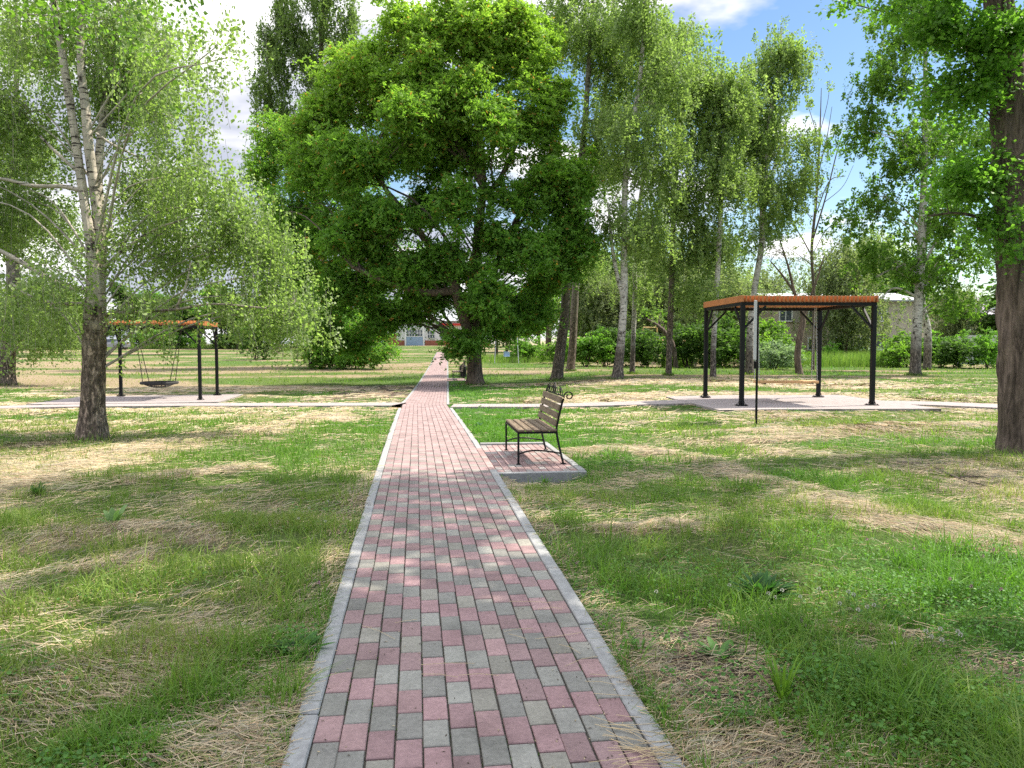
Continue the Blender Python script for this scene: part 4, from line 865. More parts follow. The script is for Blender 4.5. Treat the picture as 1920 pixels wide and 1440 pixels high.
for i, (px, py, w, lab) in enumerate([(930, 670, 7, 'thin far trunk seen between the maple and the lawn swing'), (1027, 672, 12, 'brown far trunk behind the leaning birch'), (583, 690, 9, 'thin trunk under the hanging twigs left of the dark maple')]):
    tree('young_tree', lab, 'tree', None, [[(px, py, w), (px + 2, py - 60, w * .9), (px, py - 130, w * .6), (px + 6, py - 220, w * .3)]], [(px, py - 150, 36, 50, 0, 24), (px + 20, py - 90, 34, 34, 0, 14), (px - 25, py - 100, 30, 34, 0, 12)], kind='maple', leaf=(.16, .55), k=70, cr=.8, bark='bark', seed=75 + i)

# --- background trees and shrubs: prototypes, then copies
def proto_tree(name, kind, h, w, leafs, n, k, cr, seed, bark='bark', weep=0, **kw):
    r = np.random.default_rng(seed); lb = []
    for i in range(7):
        z = h * (.35 + .55 * i / 6); rr = w * math.sin(min(1, (i + 1.2) / 6) * math.pi * .72 + .35); lb.append((r.normal(0, w * .25), r.normal(0, w * .25), z, rr * .8, rr * .8, h * .14, n // 7))
    return tree(name, 'x', 'tree', None, [[(0, 0, 0, h * .02), (.1, 0, h * .4, h * .014), (0, .1, h * .9, .03)]], lb, kind=kind, leaf=leafs, k=k, cr=cr, base=(0, 200), seed=seed, bark=bark, weep=weep, limb_n=2, **kw)
def proto_bush(name, kind, h, w, leafs, n, k, cr, seed):
    r = np.random.default_rng(seed); lb = [(r.normal(0, w * .35), r.normal(0, w * .2), h * r.uniform(.28, .62), w * .45, w * .4, h * .34, n // 6) for _ in range(6)]
    return tree(name, 'x', 'shrub', None, [[(0, 0, 0, .05), (.1, 0, h * .4, .04), (0, .1, h * .7, .01)], [(.1, 0, 0, .04), (.5, .1, h * .6, .01)], [(-.1, 0, 0, .04), (-.5, .1, h * .6, .01)]], lb, kind=kind, leaf=leafs, k=k, cr=cr, base=(0, 200), seed=seed, bark='twig', limb_n=2)
used = set()
def put(proto, x, y, s, rz, label, cat, group, sz=None):
    o = proto if proto.name not in used else copytree(proto); used.add(o.name)
    if o is not proto: used.add(proto.name)
    o.location = (x, y, float(T(x, y)) - .03); o.scale = (s * rr.uniform(.85, 1.35), s * rr.uniform(.85, 1.2), (sz or s) * rr.uniform(.82, 1.15)); o.rotation_euler = (0, 0, rz)
    o['label'] = label; o['category'] = cat; o['group'] = group
    return o
rr = random.Random(9)
pt = [proto_tree('broadleaf_tree', 'dark', 9, 3.4, (.30, .7), 300, 75, 1.1, 91), proto_tree('round_tree', 'maple', 8, 3.6, (.30, .7), 300, 75, 1.1, 92),
      proto_tree('willow_tree', 'willow', 9, 3.2, (.26, .4), 300, 75, 1.1, 93, weep=1.6), proto_tree('far_birch_tree', 'birch', 12, 2.8, (.24, .65), 280, 75, 1.0, 94, bark='birch', weep=1.2)]
pb = [proto_bush('green_shrub', 'maple', 2.8, 2.2, (.16, .6), 120, 60, .45, 95), proto_bush('dark_shrub', 'dark', 3.0, 2.4, (.17, .6), 120, 60, .45, 96),
      proto_bush('bright_shrub', 'bright', 3.0, 2.0, (.16, .6), 110, 60, .45, 97), proto_bush('silvery_shrub', 'silver', 2.2, 1.8, (.14, .4), 90, 60, .4, 98)]
# left treeline, far across the lawn
tl = 'trees and shrubs lining the far left side of the lawn'
cols = {0: 'dark green', 1: 'mid green', 2: 'grey green weeping', 3: 'light green birch like'}
words_ = ['behind the left birch trunk', 'at the left edge of the frame', 'left of the left pergola', 'behind the left pergola roof', 'above the swing basket', 'right of the left pergola', 'behind the hanging birch twigs', 'behind the dark maple']
for i in range(17):
    px = -160 + i * 44 + rr.uniform(-10, 10); Y = rr.uniform(110, 122); x = (px - 960) / FPX * Y; k = rr.choice([0, 0, 1, 2, 1])
    near_ = 'left edge of the frame' if px < 60 else 'left birch trunk' if px < 200 else 'left pergola' if px < 420 else 'dark maple'
    put(pt[k], x, Y, rr.uniform(.75, 1.1), rr.uniform(0, 6), f'far {cols[k]} tree across the lawn seen near the {near_}', 'tree', tl)
for i in range(16):
    px = -60 + i * 36; Y = rr.uniform(104, 109); x = (px - 960) / FPX * Y
    if 170 < px < 245: continue
    put(pb[rr.choice([0, 1, 1])], x, Y, rr.uniform(1.0, 1.5), rr.uniform(0, 6), 'far dark shrub at the edge of the left lawn below the treeline', 'shrub', 'shrubs along the far left lawn')
# shrubs behind the birches on the right: (px, Y, proto, scale, label)
for px, Y, k, s, lab in [(1098, 52, 0, .95, 'green shrub low behind the slim birches'), (1135, 53, 1, 1.0, 'dark shrub behind the flared birch foot'), (1215, 51, 1, 1.05, 'dark shrub between the slim birch and the dark slender birch'),
                         (1290, 50, 1, 1.25, 'large dark shrub with glossy leaves right of the dark slender birch'), (1345, 51, 1, 1.2, 'dark shrub behind the left posts of the right pergola'), (1440, 50, 2, 1.35, 'bright green shrub seen through the right pergola'), (1395, 52, 2, 1.2, 'yellow green shrub behind the white barked birch'),
                         (1450, 46, 3, .9, 'silvery grey shrub low under the bright shrub in the pergola'), (1590, 60, 2, .95, 'bright shrub behind the tall grass right of the pergola swing'), (1560, 56, 0, .6, 'small sapling like shrub behind the swing seat'), (1640, 60, 3, .8, 'pale shrub in front of the beige house wall'),
                         (1690, 50, 2, 1.05, 'bright shrub left of the forked birch'), (1765, 50, 0, 1.0, 'green shrub right of the forked birch'), (1800, 49, 1, .85, 'dark shrub left of the big right trunk'), (1850, 48, 0, .95, 'green shrub touching the big right trunk'), (1930, 50, 1, 1.0, 'dark shrub behind the big right trunk'),
                         (985, 64, 0, .9, 'shrub seen between the maple trunk and the leaning birch'), (1040, 60, 2, .8, 'light shrub behind the leaning birch'), (655, 62, 3, .8, 'pale shrub at the foot of the dark maple'), (480, 70, 1, 1.3, 'shrub under the hanging twigs'), (700, 110, 0, 1.3, 'far shrub left of the blue gate house'), (1880, 66, 2, 1.3, 'bright shrub under the lilac roof')]:
    put(pb[k], (px - 960) / FPX * Y, Y, s, rr.uniform(0, 6), lab, 'shrub', 'shrubs behind the lawn')
for px, Y, k, s, lab in [(1010, 75, 1, 1.0, 'round green tree behind the leaning birch'), (950, 95, 1, 1.1, 'mid green tree beyond the maple trunk'), (1090, 70, 3, .8, 'pale birch like tree behind the slim birches'), (1150, 68, 2, .85, 'weeping grey green tree behind the flared birch'), (1210, 72, 3, .95, 'far birch like tree between the slim birches'),
                         (1275, 66, 2, 1.0, 'weeping tree behind the dark slender birch'), (1330, 70, 3, 1.0, 'far birch like tree behind the left pergola posts'), (1345, 60, 2, 1.0, 'tall weeping willow left above the right pergola'), (1430, 78, 2, 1.15, 'greyish willow over the right pergola roof'), (1585, 59, 2, .95, 'tall willow right of the concrete pole'),
                         (1640, 80, 3, 1.1, 'green weeping tree above the beige house'), (1700, 76, 1, 1.15, 'round tree behind the forked birch'), (1790, 66, 2, .75, 'sparse grey green willow left of the lilac roof'), (1860, 100, 1, .9, 'light green tree below the lilac roof'), (1940, 62, 0, 1.0, 'dark tree behind the big right trunk'),
                         (1230, 85, 1, 1.1, 'far round tree behind the gas pipe'), (1120, 90, 0, 1.2, 'far dark tree behind the slim birches'), (1300, 92, 0, 1.1, 'far dark tree behind the glossy shrub'), (1530, 96, 3, .9, 'far birch like tree behind the concrete pole'), (700, 135, 0, 1.4, 'dark tree left of the blue gate house'), (890, 150, 1, 1.3, 'tree behind the maple trunk'), (800, 160, 1, 1.2, 'far tree above the blue gate house'), (620, 120, 0, 1.3, 'far dark tree behind the dark maple'), (1010, 120, 0, 1.2, 'dark tree far behind the lawn swing')]:
    put(pt[k], (px - 960) / FPX * Y, Y, s, rr.uniform(0, 6), lab, 'tree', 'trees beyond the lawn')

# ------------------------------------------------------------------ pergolas
def pergola(P, label):
    w, d = P['w'], P['d']; root = empty('pergola', (P['c'][0], P['c'][1], P['z'] + .052), P['rot']); tag(root, label, 'pergola', 'timber roofed pergolas with black posts')
    H = 2.58; bz = H - .24
    for sx in (-1, 1):
        for sy in (-1, 1):
            m = NM(); m.box((sx * w / 2, sy * d / 2, bz / 2), (.1, .1, bz), bev=.008); p = m.build('post', M['black_metal'], root)
            m = NM(); m.box((sx * w / 2, sy * d / 2, .012), (.24, .24, .02), bev=.004)
            for a in (-.09, .09):
                for b_ in (-.09, .09): m.box((sx * w / 2 + a, sy * d / 2 + b_, .03), (.02, .02, .022))
            for a, b_ in ((1, 0), (-1, 0), (0, 1), (0, -1)): m.bar((sx * w / 2 + a * .1, sy * d / 2 + b_ * .1, .024), (sx * w / 2 + a * .055, sy * d / 2 + b_ * .055, .11), .012)
            m.build('base_plate', M['black_metal'], p)
            for ax in (0, 1):
                m = NM(); L = .52
                e_ = np.array([-sx * L if ax == 0 else 0, -sy * L if ax == 1 else 0, 0]); a0 = np.array([sx * w / 2, sy * d / 2, bz - L]); a0 = a0 + e_ / L * .045
                m.bar(a0, a0 + e_ * .95 + np.array([0, 0, L * .97]), .045, .045); m.build('brace', M['black_metal'], root)
    for s_ in (-1, 1):
        m = NM(); m.box((0, s_ * d / 2, bz + .04), (w + .1, .08, .078), bev=.005); m.build('beam', M['black_metal'], root)
        m = NM(); m.box((s_ * w / 2, 0, bz + .04), (.08, d - .084, .074), bev=.005); m.build('beam', M['black_metal'], root)
    m = NM(); n = int(round((w + .1) / .1))
    for i in range(n):
        x = -w / 2 + .0 + (i + .5) * w / n + random.uniform(-.002, .002); m.box((x, 0, bz + .157), (.038, d + .2, .135), bev=.004)
    m.build('roof_slats', M['wood_orange'], root)
    for s_ in (-1, 1):
        m = NM(); m.box((s_ * (w / 2 + .03), 0, bz + .157), (.04, d + .22, .15), bev=.004); m.build('fascia_board', M['wood_orange'], root)
    return root
pergola(PR, 'right pergola with an orange slatted roof over a wooden plank swing')
pergola(PL, 'left pergola behind the big birch, with a basket swing under it')
# plank swing
z0 = PR['z'] + .052; cx_, cy_ = local2w(PR['c'], PR['rot'], -.03, -.25)
sw = empty('plank_swing', (cx_, cy_, z0 + .5), PR['rot']); tag(sw, 'wide wooden plank swing hanging on chains under the right pergola', 'swing')
m = NM()
for j in (-.13, 0, .13): m.box((0, j, 0), (1.52, .11, .06), bev=.006)
m.build('seat', M['plank'], sw)
m = NM(); 
for i in (-.6, .6): m.box((i, 0, -.035), (.05, .40, .022))
m.build('bracket', M['black_metal'], sw)
for i in (-.74, .66 + .06):
    for j in (-.17, .17):
        m = NM(); zt = 2.34 - .5; n = 46
        for k in range(n):
            zc_ = .0 + (k + .5) * zt / n; f = k / n; th = np.linspace(0, 2 * np.pi, 9); a = .010; bb = .028
            o_ = np.array([i, j * (1 - f * .75), zc_])
            P = np.stack([o_[0] + (a * np.cos(th) if k % 2 else 0 * th), o_[1] + (0 * th if k % 2 else a * np.cos(th)), o_[2] + bb * np.sin(th)], -1)
            m.tubes(P, np.full(9, .0055), 4)
        m.build('chain', M['steel'], sw)
# basket swing
z0 = PL['z'] + .052; cx_, cy_ = local2w(PL['c'], PL['rot'], .02, 0)
bs = empty('basket_swing', (cx_, cy_, z0 + .52), PL['rot']); tag(bs, 'round black net basket swing hanging on ropes under the left pergola', 'swing')
th = np.linspace(0, 2 * np.pi, 41); R_ = .56
m = NM(); m.tubes(np.stack([R_ * np.cos(th), R_ * np.sin(th), 0 * th], -1), np.full(41, .045), 10); m.build('rim', M['rope'], bs, True)
m = NM()
for f in (.2, .4, .6, .8): m.tubes(np.stack([R_ * f * np.cos(th), R_ * f * np.sin(th), -.16 * (1 - f * f) + 0 * th], -1), np.full(41, .009), 5)
for a in np.arange(0, 2 * np.pi, np.pi / 8):
    f = np.linspace(0, 1, 8); m.tubes(np.stack([R_ * f * np.cos(a), R_ * f * np.sin(a), -.16 * (1 - f * f)], -1), np.full(8, .009), 5)
m.build('net', M['rope'], bs)
for sx in (-1, 1):
    for sy in (-1, 1):
        m = NM(); m.tubes(np.array([[sx * .42, sy * .37, .02], [sx * .58, sy * .2, 1.0], [sx * .74, sy * .03, 1.82]]), np.full(3, .012), 6); m.build('hanging_rope', M['rope'], bs)

# ------------------------------------------------------------------ benches
def spiral(c, r0, r1, a0, a1, n=22):
    a = np.linspace(a0, a1, n); r_ = np.linspace(r0, r1, n); return c + np.stack([r_ * np.cos(a), r_ * np.sin(a)], -1)
def bench(loc, rz, L, label):
    root = empty('park_bench', loc, rz); tag(root, label, 'bench', 'dark slatted benches beside the path')
    back0 = np.array([.47, .42]); back1 = np.array([.555, .80])
    for i, y in enumerate((0, L)):
        m = NM(); m.bar((0, y, 0), (0, y, .395), .024); m.box((0, y, .004), (.05, .05, .008)); m.build('leg', M['black_metal'], root)
        m = NM()
        P = catmull(np.array([[.555, y, 0], [.525, y, .12], [.485, y, .30], [.47, y, .42], [.485, y, .52], [.53, y, .72], [.555, y, .80]]), 22); m.tubes(P, np.full(22, .0135), 4)
        s2 = spiral(np.array([.62, .83]), .062, .018, math.pi * 1.12, -math.pi * 1.35, 28); m.tubes(np.stack([s2[:, 0], 0 * s2[:, 0] + y, s2[:, 1]], -1), np.full(28, .009), 6)
        m.box((.555, y, .004), (.06, .05, .008)); m.build('back_upright', M['black_metal'], root)
        m = NM(); P = catmull(np.array([[0, y, .13], [.14, y, .165], [.30, y, .165], [.52, y, .13]]), 14); m.tubes(P, np.full(14, .010), 4)
        m.bar((0, y, .388), (.48, y, .388), .024); m.build('side_rail', M['black_metal'], root)
    m = NM(); m.bar((0, 0, .385), (0, L, .385), .022, .016); m.bar((.46, 0, .385), (.46, L, .385), .02); m.build('frame_rail', M['black_metal'], root)
    for i in range(5):
        m = NM(); m.box((.035 + i * .098, L / 2, .415), (.078, L + .06, .026), bev=.004); m.build('seat_slat', M['bench_wood'], root)
    for i in range(4):
        t_ = (i + .45) / 4; c = back0 * (1 - t_) + back1 * t_ + np.array([-.022, .015 + .02]); m = NM(); m.box((c[0] + (.0 if i else .0), L / 2, c[1]), (.02, L + .03, .076), rot=(0, math.atan2(.085, .38), 0), bev=.003); m.build('back_slat', M['bench_wood'], root)
    m = NM(); zt = .825; xt = .56
    def tb(P, r_=.006): m.tubes(np.array([[xt + .0, p[0], p[1]] for p in P]), np.full(len(P), r_), 6)
    m.bar((xt, L * .04, zt), (xt, L * .96, zt), .014)
    for s_ in (-1, 1):
        c = L / 2
        tb(spiral(np.array([c + s_ * L * .30, zt + .055]), .05, .014, -math.pi / 2, -math.pi / 2 + s_ * math.pi * 2.6, 30))
        tb(catmull(np.array([[c + s_ * L * .29, zt + .005], [c + s_ * L * .2, zt + .02], [c + s_ * L * .12, zt + .09], [c + s_ * .06, zt + .06], [c + s_ * .02, zt + .005]]), 18))
        tb(catmull(np.array([[c + s_ * .13, zt], [c + s_ * .07, zt + .10], [c, zt + .145]]), 12)); tb(catmull(np.array([[c + s_ * .03, zt], [c + s_ * .045, zt + .06], [c, zt + .10]]), 12))
        tb(catmull(np.array([[c + s_ * L * .42, zt], [c + s_ * L * .40, zt + .06], [c + s_ * L * .34, zt + .10], [c + s_ * L * .26, zt + .11]]), 14))
    m.build('scroll_ornament', M['black_metal'], root)
    return root
bb = G(972, 873); bench((bb[0], bb[1], float(T(pcx(bb[1]), bb[1])) + .012), ROT7, 1.30, 'near park bench with brown slats, black scroll ironwork, on the brick pad')
y2 = 38.2; x2 = float(pcx(y2)) + .95; zb = float(T(pcx(y2), y2)) + .012
bench((x2, y2, zb), ROT7, 1.4, 'distant black bench beside the path in front of the maple trunk')
lb = empty('litter_bin', (x2 + .35, y2 + 1.9, zb)); tag(lb, 'small black litter bin standing behind the distant bench', 'litter bin')
m = NM(); zz_ = np.linspace(.08, .62, 8); m.tubes(np.stack([0 * zz_, 0 * zz_, zz_], -1), np.interp(zz_, [.08, .5, .62], [.15, .19, .17]), 16); m.box((0, 0, .09), (.2, .2, .02)); m.build('bucket', M['black_metal'], lb, True)
m = NM(); m.tubes(np.array([[0, 0, .60], [0, 0, .68], [0, 0, .74], [0, 0, .75]]), np.array([.19, .15, .05, .01]), 16); m.build('lid', M['black_metal'], lb, True)
m = NM(); m.bar((-.21, 0, 0), (-.21, 0, .95), .03); m.bar((.21, 0, 0), (.21, 0, .95), .03); m.bar((-.21, 0, .94), (.21, 0, .94), .03); m.build('frame', M['black_metal'], lb)

# ------------------------------------------------------------------ information board, seen edge on
ib = G(1418, 797); root = empty('information_board', (ib[0], ib[1], ib[2]), math.atan2(ib[1], ib[0]) + math.radians(.6)); tag(root, 'tall thin information board on black legs seen edge on beside the right pergola', 'sign board')
for i, xx in enumerate((0, .75)):
    m = NM(); m.box((xx, 0, 1.10), (.035, .035, 2.2), bev=.004); m.build('leg', M['black_metal'], root)
m = NM(); m.box((.375, .044, 1.74), (.9, .05, 1.08), bev=.004); m.build('board', M['grey_paint'], root)
m = NM(); m.box((.375, .036, 1.1), (.7, .05, .13), bev=.004); m.build('lower_panel', M['black_metal'], root)

# ------------------------------------------------------------------ buildings, far away
WALLM = lambda n, c: plain(n, c, .9, 0, .12, 1.2, .1, .1)
M['brick'] = brickmat('brick_wall', (.38, .12, .07), (.30, .10, .06), (.4, .36, .32), 3.0)
M['white_wall'] = WALLM('white_plaster', (.70, .70, .70)); M['beige_wall'] = WALLM('beige_wall', (.46, .39, .32)); M['roof_grey'] = WALLM('grey_roof', (.42, .43, .45)); M['roof_lilac'] = WALLM('lilac_roof', (.42, .36, .43))
M['blue_paint'] = plain('blue_paint', (.27, .38, .52), .6); M['white_paint'] = plain('white_paint', (.78, .78, .78), .6, var=.06); M['red_paint'] = plain('red_paint', (.55, .03, .02), .5); M['concrete'] = WALLM('concrete', (.50, .50, .48))
b = NB('window_glass'); M['glass'] = b.done((.07, .09, .12), .08, 0, None, .8)
def window(root, c, w, h, y, grid=(2, 1), name='window'):
    m = NM(); f = .09
    m.box((c[0], y - .03, c[1] + h / 2 - f / 2), (w, .1, f)); m.box((c[0], y - .03, c[1] - h / 2 + f / 2), (w, .1, f))
    for s_ in (-1, 1): m.box((c[0] + s_ * (w / 2 - f / 2), y - .03, c[1]), (f, .1, h - 2 * f))
    for i in range(1, grid[0]): m.box((c[0] - w / 2 + i * w / grid[0], y - .03, c[1]), (f * .8, .08, h - 2 * f))
    for j in range(1, grid[1]): m.box((c[0], y - .025, c[1] - h / 2 + j * h / grid[1]), (w - 2 * f, .07, f * .8))
    o = m.build(name, M['white_paint'], root); m = NM(); m.box((c[0], y - .005, c[1]), (w - .06, .03, h - .06)); m.build('pane', M['glass'], o)
def gable(m, x0, x1, y0, y1, z0, hr, ov=.4, axis_='x', th=.12):
    if axis_ == 'x':
        ym = (y0 + y1) / 2
        for (ya_, yb_) in ((y0 - ov, ym), (y1 + ov, ym)):
            v = [(x0 - ov, ya_, z0), (x1 + ov, ya_, z0), (x1 + ov, yb_, z0 + hr), (x0 - ov, yb_, z0 + hr)]; v += [(a, b_, c + th) for a, b_, c in v]
            m.add(v, [[0, 1, 2, 3], [4, 5, 6, 7], [0, 1, 5, 4], [1, 2, 6, 5], [2, 3, 7, 6], [3, 0, 4, 7]])
# house with the blue gate
Y = 128; x0 = (778 - 960) / FPX * Y; zb = float(T(x0, Y)) - .05
h = empty('brick_house', (x0 + 3, Y, zb)); tag(h, 'distant low house with a blue gate and white windows at the end of the path', 'house')
m = NM(); m.box((-.9, 3, 2.0), (12.5, 6, 4.0)); m.build('wall', M['white_wall'], h)
m = NM(); m.box((-.9, -.03, .45), (12.5, .06, .9)); m.box((-7.0, -.06, 1.0), (2.0, .1, 2.0)); m.build('plinth', M['brick'], h)
m = NM(); gable(m, -7.2, 5.4, 0, 6, 4.0, 1.8); m.build('roof', M['roof_grey'], h)
m = NM(); m.box((3.0, -.25, 3.5), (3.2, .5, .35)); m.build('awning', M['red_paint'], h)
gt = NM(); gt.box((-3.0, -.1, .75), (2.7, .1, 1.5)); gt = gt.build('garage_door', M['blue_paint'], h)
window(gt, (-3.0, 2.1), 2.7, 1.2, -.1, (6, 2), 'door_window')
m = NM(); 
for xx in (-4.5, -1.5): m.box((xx, -.12, 1.6), (.25, .2, 3.2))
m.box((-3.0, -.12, 2.95), (2.74, .18, .28)); m.build('door_frame', M['white_paint'], h)
window(h, (-.3, 1.9), 1.3, 1.4, -.06, (3, 2)); window(h, (2.2, 1.9), 2.2, 1.7, -.06, (4, 2)); window(h, (4.6, 1.9), 1.2, 1.4, -.06, (2, 1))
# beige two storey block
Y = 63; x0 = (1580 - 960) / FPX * Y; zb = float(T(x0, Y)) - .1
h = empty('apartment_building', (x0, Y, zb)); tag(h, 'pale beige two storey building with grey roof behind the right pergola', 'building')
m = NM(); m.box((0, 4, 2.5), (11.4, 8, 5.0)); m.build('wall', M['beige_wall'], h)
m = NM(); gable(m, -5.7, 5.7, 0, 8, 5.0, .8, .4); m.add([(-5.69, 0, 5.0), (-5.69, 8, 5.0), (-5.69, 4, 5.8), (5.69, 0, 5.0), (5.69, 8, 5.0), (5.69, 4, 5.8)], None, [[0, 1, 2], [3, 5, 4]]); m.build('roof', M['roof_grey'], h)
for i, xx in enumerate((-4.7, -2.4, -.3, 1.6, 3.0)):
    window(h, (xx, 3.9), 1.0 if i else 1.1, 1.05, -.03, (2, 1)); window(h, (xx, 1.6), 1.0, 1.05, -.03, (2, 1))
m = NM(); m.box((-3.85, -.04, 3.9), (.55, .08, 1.2)); m.build('brick_panel', M['brick'], h)
m = NM(); m.box((2, 4.6, 5.9), (.6, .45, .8)); m.build('chimney', M['brick'], h)
# lilac roofed house
Y = 96; x0 = (1850 - 960) / FPX * Y; zb = float(T(x0, Y)) - .1
h = empty('roofed_house', (x0, Y, zb)); tag(h, 'low house with a lilac metal roof left of the big right trunk', 'house')
m = NM(); m.box((0, 4, 2.4), (9, 8, 4.8)); m.build('wall', M['beige_wall'], h); m = NM(); gable(m, -4.5, 4.5, 0, 8, 4.8, 2.4, .5); m.build('roof', M['roof_lilac'], h)
window(h, (-2, 2.6), 1.4, 1.4, -.03); window(h, (1.5, 2.6), 1.4, 1.4, -.03)
# concrete wall
Y = 58; x0 = (1850 - 960) / FPX * Y; root = empty('concrete_wall', (x0, Y, float(T(x0, Y)))); tag(root, 'low grey concrete wall behind the shrubs left of the big right trunk', 'wall')
m = NM(); m.box((0, 0, 1.0), (4.6, .15, 2.0)); m.build('panel', M['concrete'], root); m = NM(); m.box((0, 0, 2.07), (4.7, .28, .13)); m.build('coping', M['concrete'], root)
# pole
Y = 72; x0 = (1535 - 960) / FPX * Y; root = empty('utility_pole', (x0, Y, float(T(x0, Y)))); tag(root, 'pale concrete utility pole behind the right pergola', 'utility pole')
m = NM(); m.tubes(np.array([[0, 0, -.2], [0, 0, 3.5], [0, 0, 7.3]]), np.array([.17, .14, .11]), 10); m.build('shaft', M['concrete'], root, True)
m = NM(); m.bar((-.7, 0, 6.9), (.7, 0, 6.9), .08); m.build('crossarm', M['steel'], root)
for xx in (-.6, 0, .6):
    m = NM(); m.tubes(np.array([[xx, 0, 6.94], [xx, 0, 7.0], [xx, 0, 7.1]]), np.array([.03, .05, .03]), 8); m.build('insulator', M['white_paint'], root)
# gas pipe on posts
Y = 57; M['yellow'] = plain('yellow_paint', (.62, .42, .16), .5); x0 = (1150 - 960) / FPX * Y; zb = float(T(x0, Y))
root = empty('gas_pipe', (x0, Y, zb)); tag(root, 'yellow overhead gas pipe with a raised loop behind the slim birches', 'gas pipe')
def up(px, py): q = U(px, py, Y); return (q[0] - x0, 0, q[2] - zb)
m = NM(); Pp = [up(1060, 634), up(1206, 636), up(1206, 614), up(1232, 614), up(1232, 638), up(1330, 640)]
for a, b_ in zip(Pp[:-1], Pp[1:]): m.tubes(np.array([a, b_]), np.array([.045, .045]), 8)
m.build('pipe', M['yellow'], root, True)
for px in (1075, 1120, 1195, 1245, 1310):
    q = up(px, 637); m = NM(); m.tubes(np.array([(q[0], 0, -.1), (q[0], 0, q[2] - .03)]), np.array([.035, .035]), 8); m.build('support', M['yellow'], root)
# lawn swing frame far off
Y = 62; x0 = (950 - 960) / FPX * Y; root = empty('swing_set', (x0, Y, float(T(x0, Y)))); tag(root, 'far playground swing with yellow bar behind the maple trunk', 'swing set')
m = NM(); m.tubes(np.array([[-.9, 0, 2.1], [.9, 0, 2.1]]), np.array([.035, .035]), 8); m.build('top_bar', M['yellow'], root)
for sx in (-1, 1):
    for sy in (-1, 1): m = NM(); m.tubes(np.array([[sx * .85, 0, 2.1], [sx * .95, sy * .7, -.05]]), np.array([.025, .025]), 8); m.build('leg', M['steel'], root)
m = NM(); m.box((0, 0, .55), (.5, .3, .05), bev=.01); m.box((0, .14, .75), (.5, .04, .35), bev=.01); m.build('seat', M['blue_paint'], root)
for sx in (-.22, .22): m = NM(); m.tubes(np.array([[sx, 0, 2.1], [sx, 0, .57]]), np.array([.012, .012]), 5); m.build('hanger', M['steel'], root)
# parked car
Y = 103; x0 = (212 - 960) / FPX * Y; root = empty('parked_car', (x0, Y, float(T(x0, Y)) + .05), math.radians(8)); tag(root, 'silver car parked far across the left lawn beside the birch trunk', 'car')
M['car'] = plain('car_paint', (.30, .31, .34), .3, .5, .03); M['rubber'] = plain('rubber', (.02, .02, .02), .9); M['red_lamp'] = plain('red_lamp', (.5, .02, .02), .3)
prof = [(-2.1, .35), (-2.12, .7), (-1.95, .88), (-1.1, .98), (-.55, 1.40), (.75, 1.43), (1.45, 1.02), (2.0, .95), (2.1, .6), (2.05, .32)]
m = NM(); n = len(prof); V = []; 
for yy, s_ in ((-.84, 1), (.84, 1)): V += [(a, yy * (.86 if c > 1.1 else 1), c) for a, c in prof]
q = [[i, i + 1, n + i + 1, n + i] for i in range(n - 1)] + [[n - 1, 0, n, 2 * n - 1]]; t = []
for o_ in (0, n): t += [[o_, o_ + i, o_ + i + 1] for i in range(1, n - 1)]
m.add(V, q, t); m.build('body', M['car'], root)
m = NM(); 
for s_ in (-1, 1):
    for xs0 in ((-.95, -.48, .05, -.08), (.02, .0, 1.15, .72)): pass
    m.add([(-.98, s_ * .80, 1.0), (1.25, s_ * .80, 1.03), (.68, s_ * .755, 1.35), (-.5, s_ * .755, 1.35)], [[0, 1, 2, 3]])
m.build('side_windows', M['glass'], root)
for sx in (-1.3, 1.32):
    for sy in (-.8, .8):
        m = NM(); m.tubes(np.array([[sx, sy - .1, .31], [sx, sy - .095, .31], [sx, sy + .095, .31], [sx, sy + .1, .31]]), np.array([.01, .31, .31, .01]), 20); w_ = m.build('wheel', M['rubber'], root)
        m = NM(); m.tubes(np.array([[sx, sy - .112, .31], [sx, sy - .105, .31], [sx, sy + .105, .31], [sx, sy + .112, .31]]), np.array([.01, .18, .18, .01]), 14); m.build('rim', M['steel'], w_)
for sy in (-.6, .6):
    m = NM(); m.box((-2.1, sy, .72), (.06, .3, .14)); m.build('headlight', M['white_paint'], root); m = NM(); m.box((2.08, sy, .82), (.06, .3, .14)); m.build('tail_light', M['red_lamp'], root)

# ------------------------------------------------------------------ small things in the grass
def stick(label, pts, r0, mat, twigs=()):
    P = np.array([G(*p) for p in pts]); P[:, 2] = gz(P[:, 0], P[:, 1]) + .03; root = empty('fallen_branch', P[0]); tag(root, label, 'branch')
    m = NM(); Pc = catmull(P, 24); Pc[:, 2] += rng.normal(0, .003, 24); m.tubes(Pc, np.linspace(r0, r0 * .35, 24), 8); m.build('stem', M[mat], root, True, P[0])
    for tw in twigs:
        Q = np.array([G(*p) for p in tw]); Q[:, 2] = gz(Q[:, 0], Q[:, 1]) + .05; m = NM(); m.tubes(catmull(Q, 10), np.linspace(r0 * .5, r0 * .2, 10), 6); m.build('side_twig', M[mat], root, True, P[0])
stick('long dark fallen branch lying in the hay left of the big right trunk', [(1683, 875), (1740, 882), (1800, 905), (1860, 924)], .018, 'twig', [[(1740, 882), (1770, 880), (1790, 884)], [(1800, 905), (1835, 905), (1850, 908)]])
stick('short pale mottled stick lying in the clover right of the path', [(1500, 1172), (1520, 1195), (1527, 1215), (1523, 1240)], .008, 'birch')
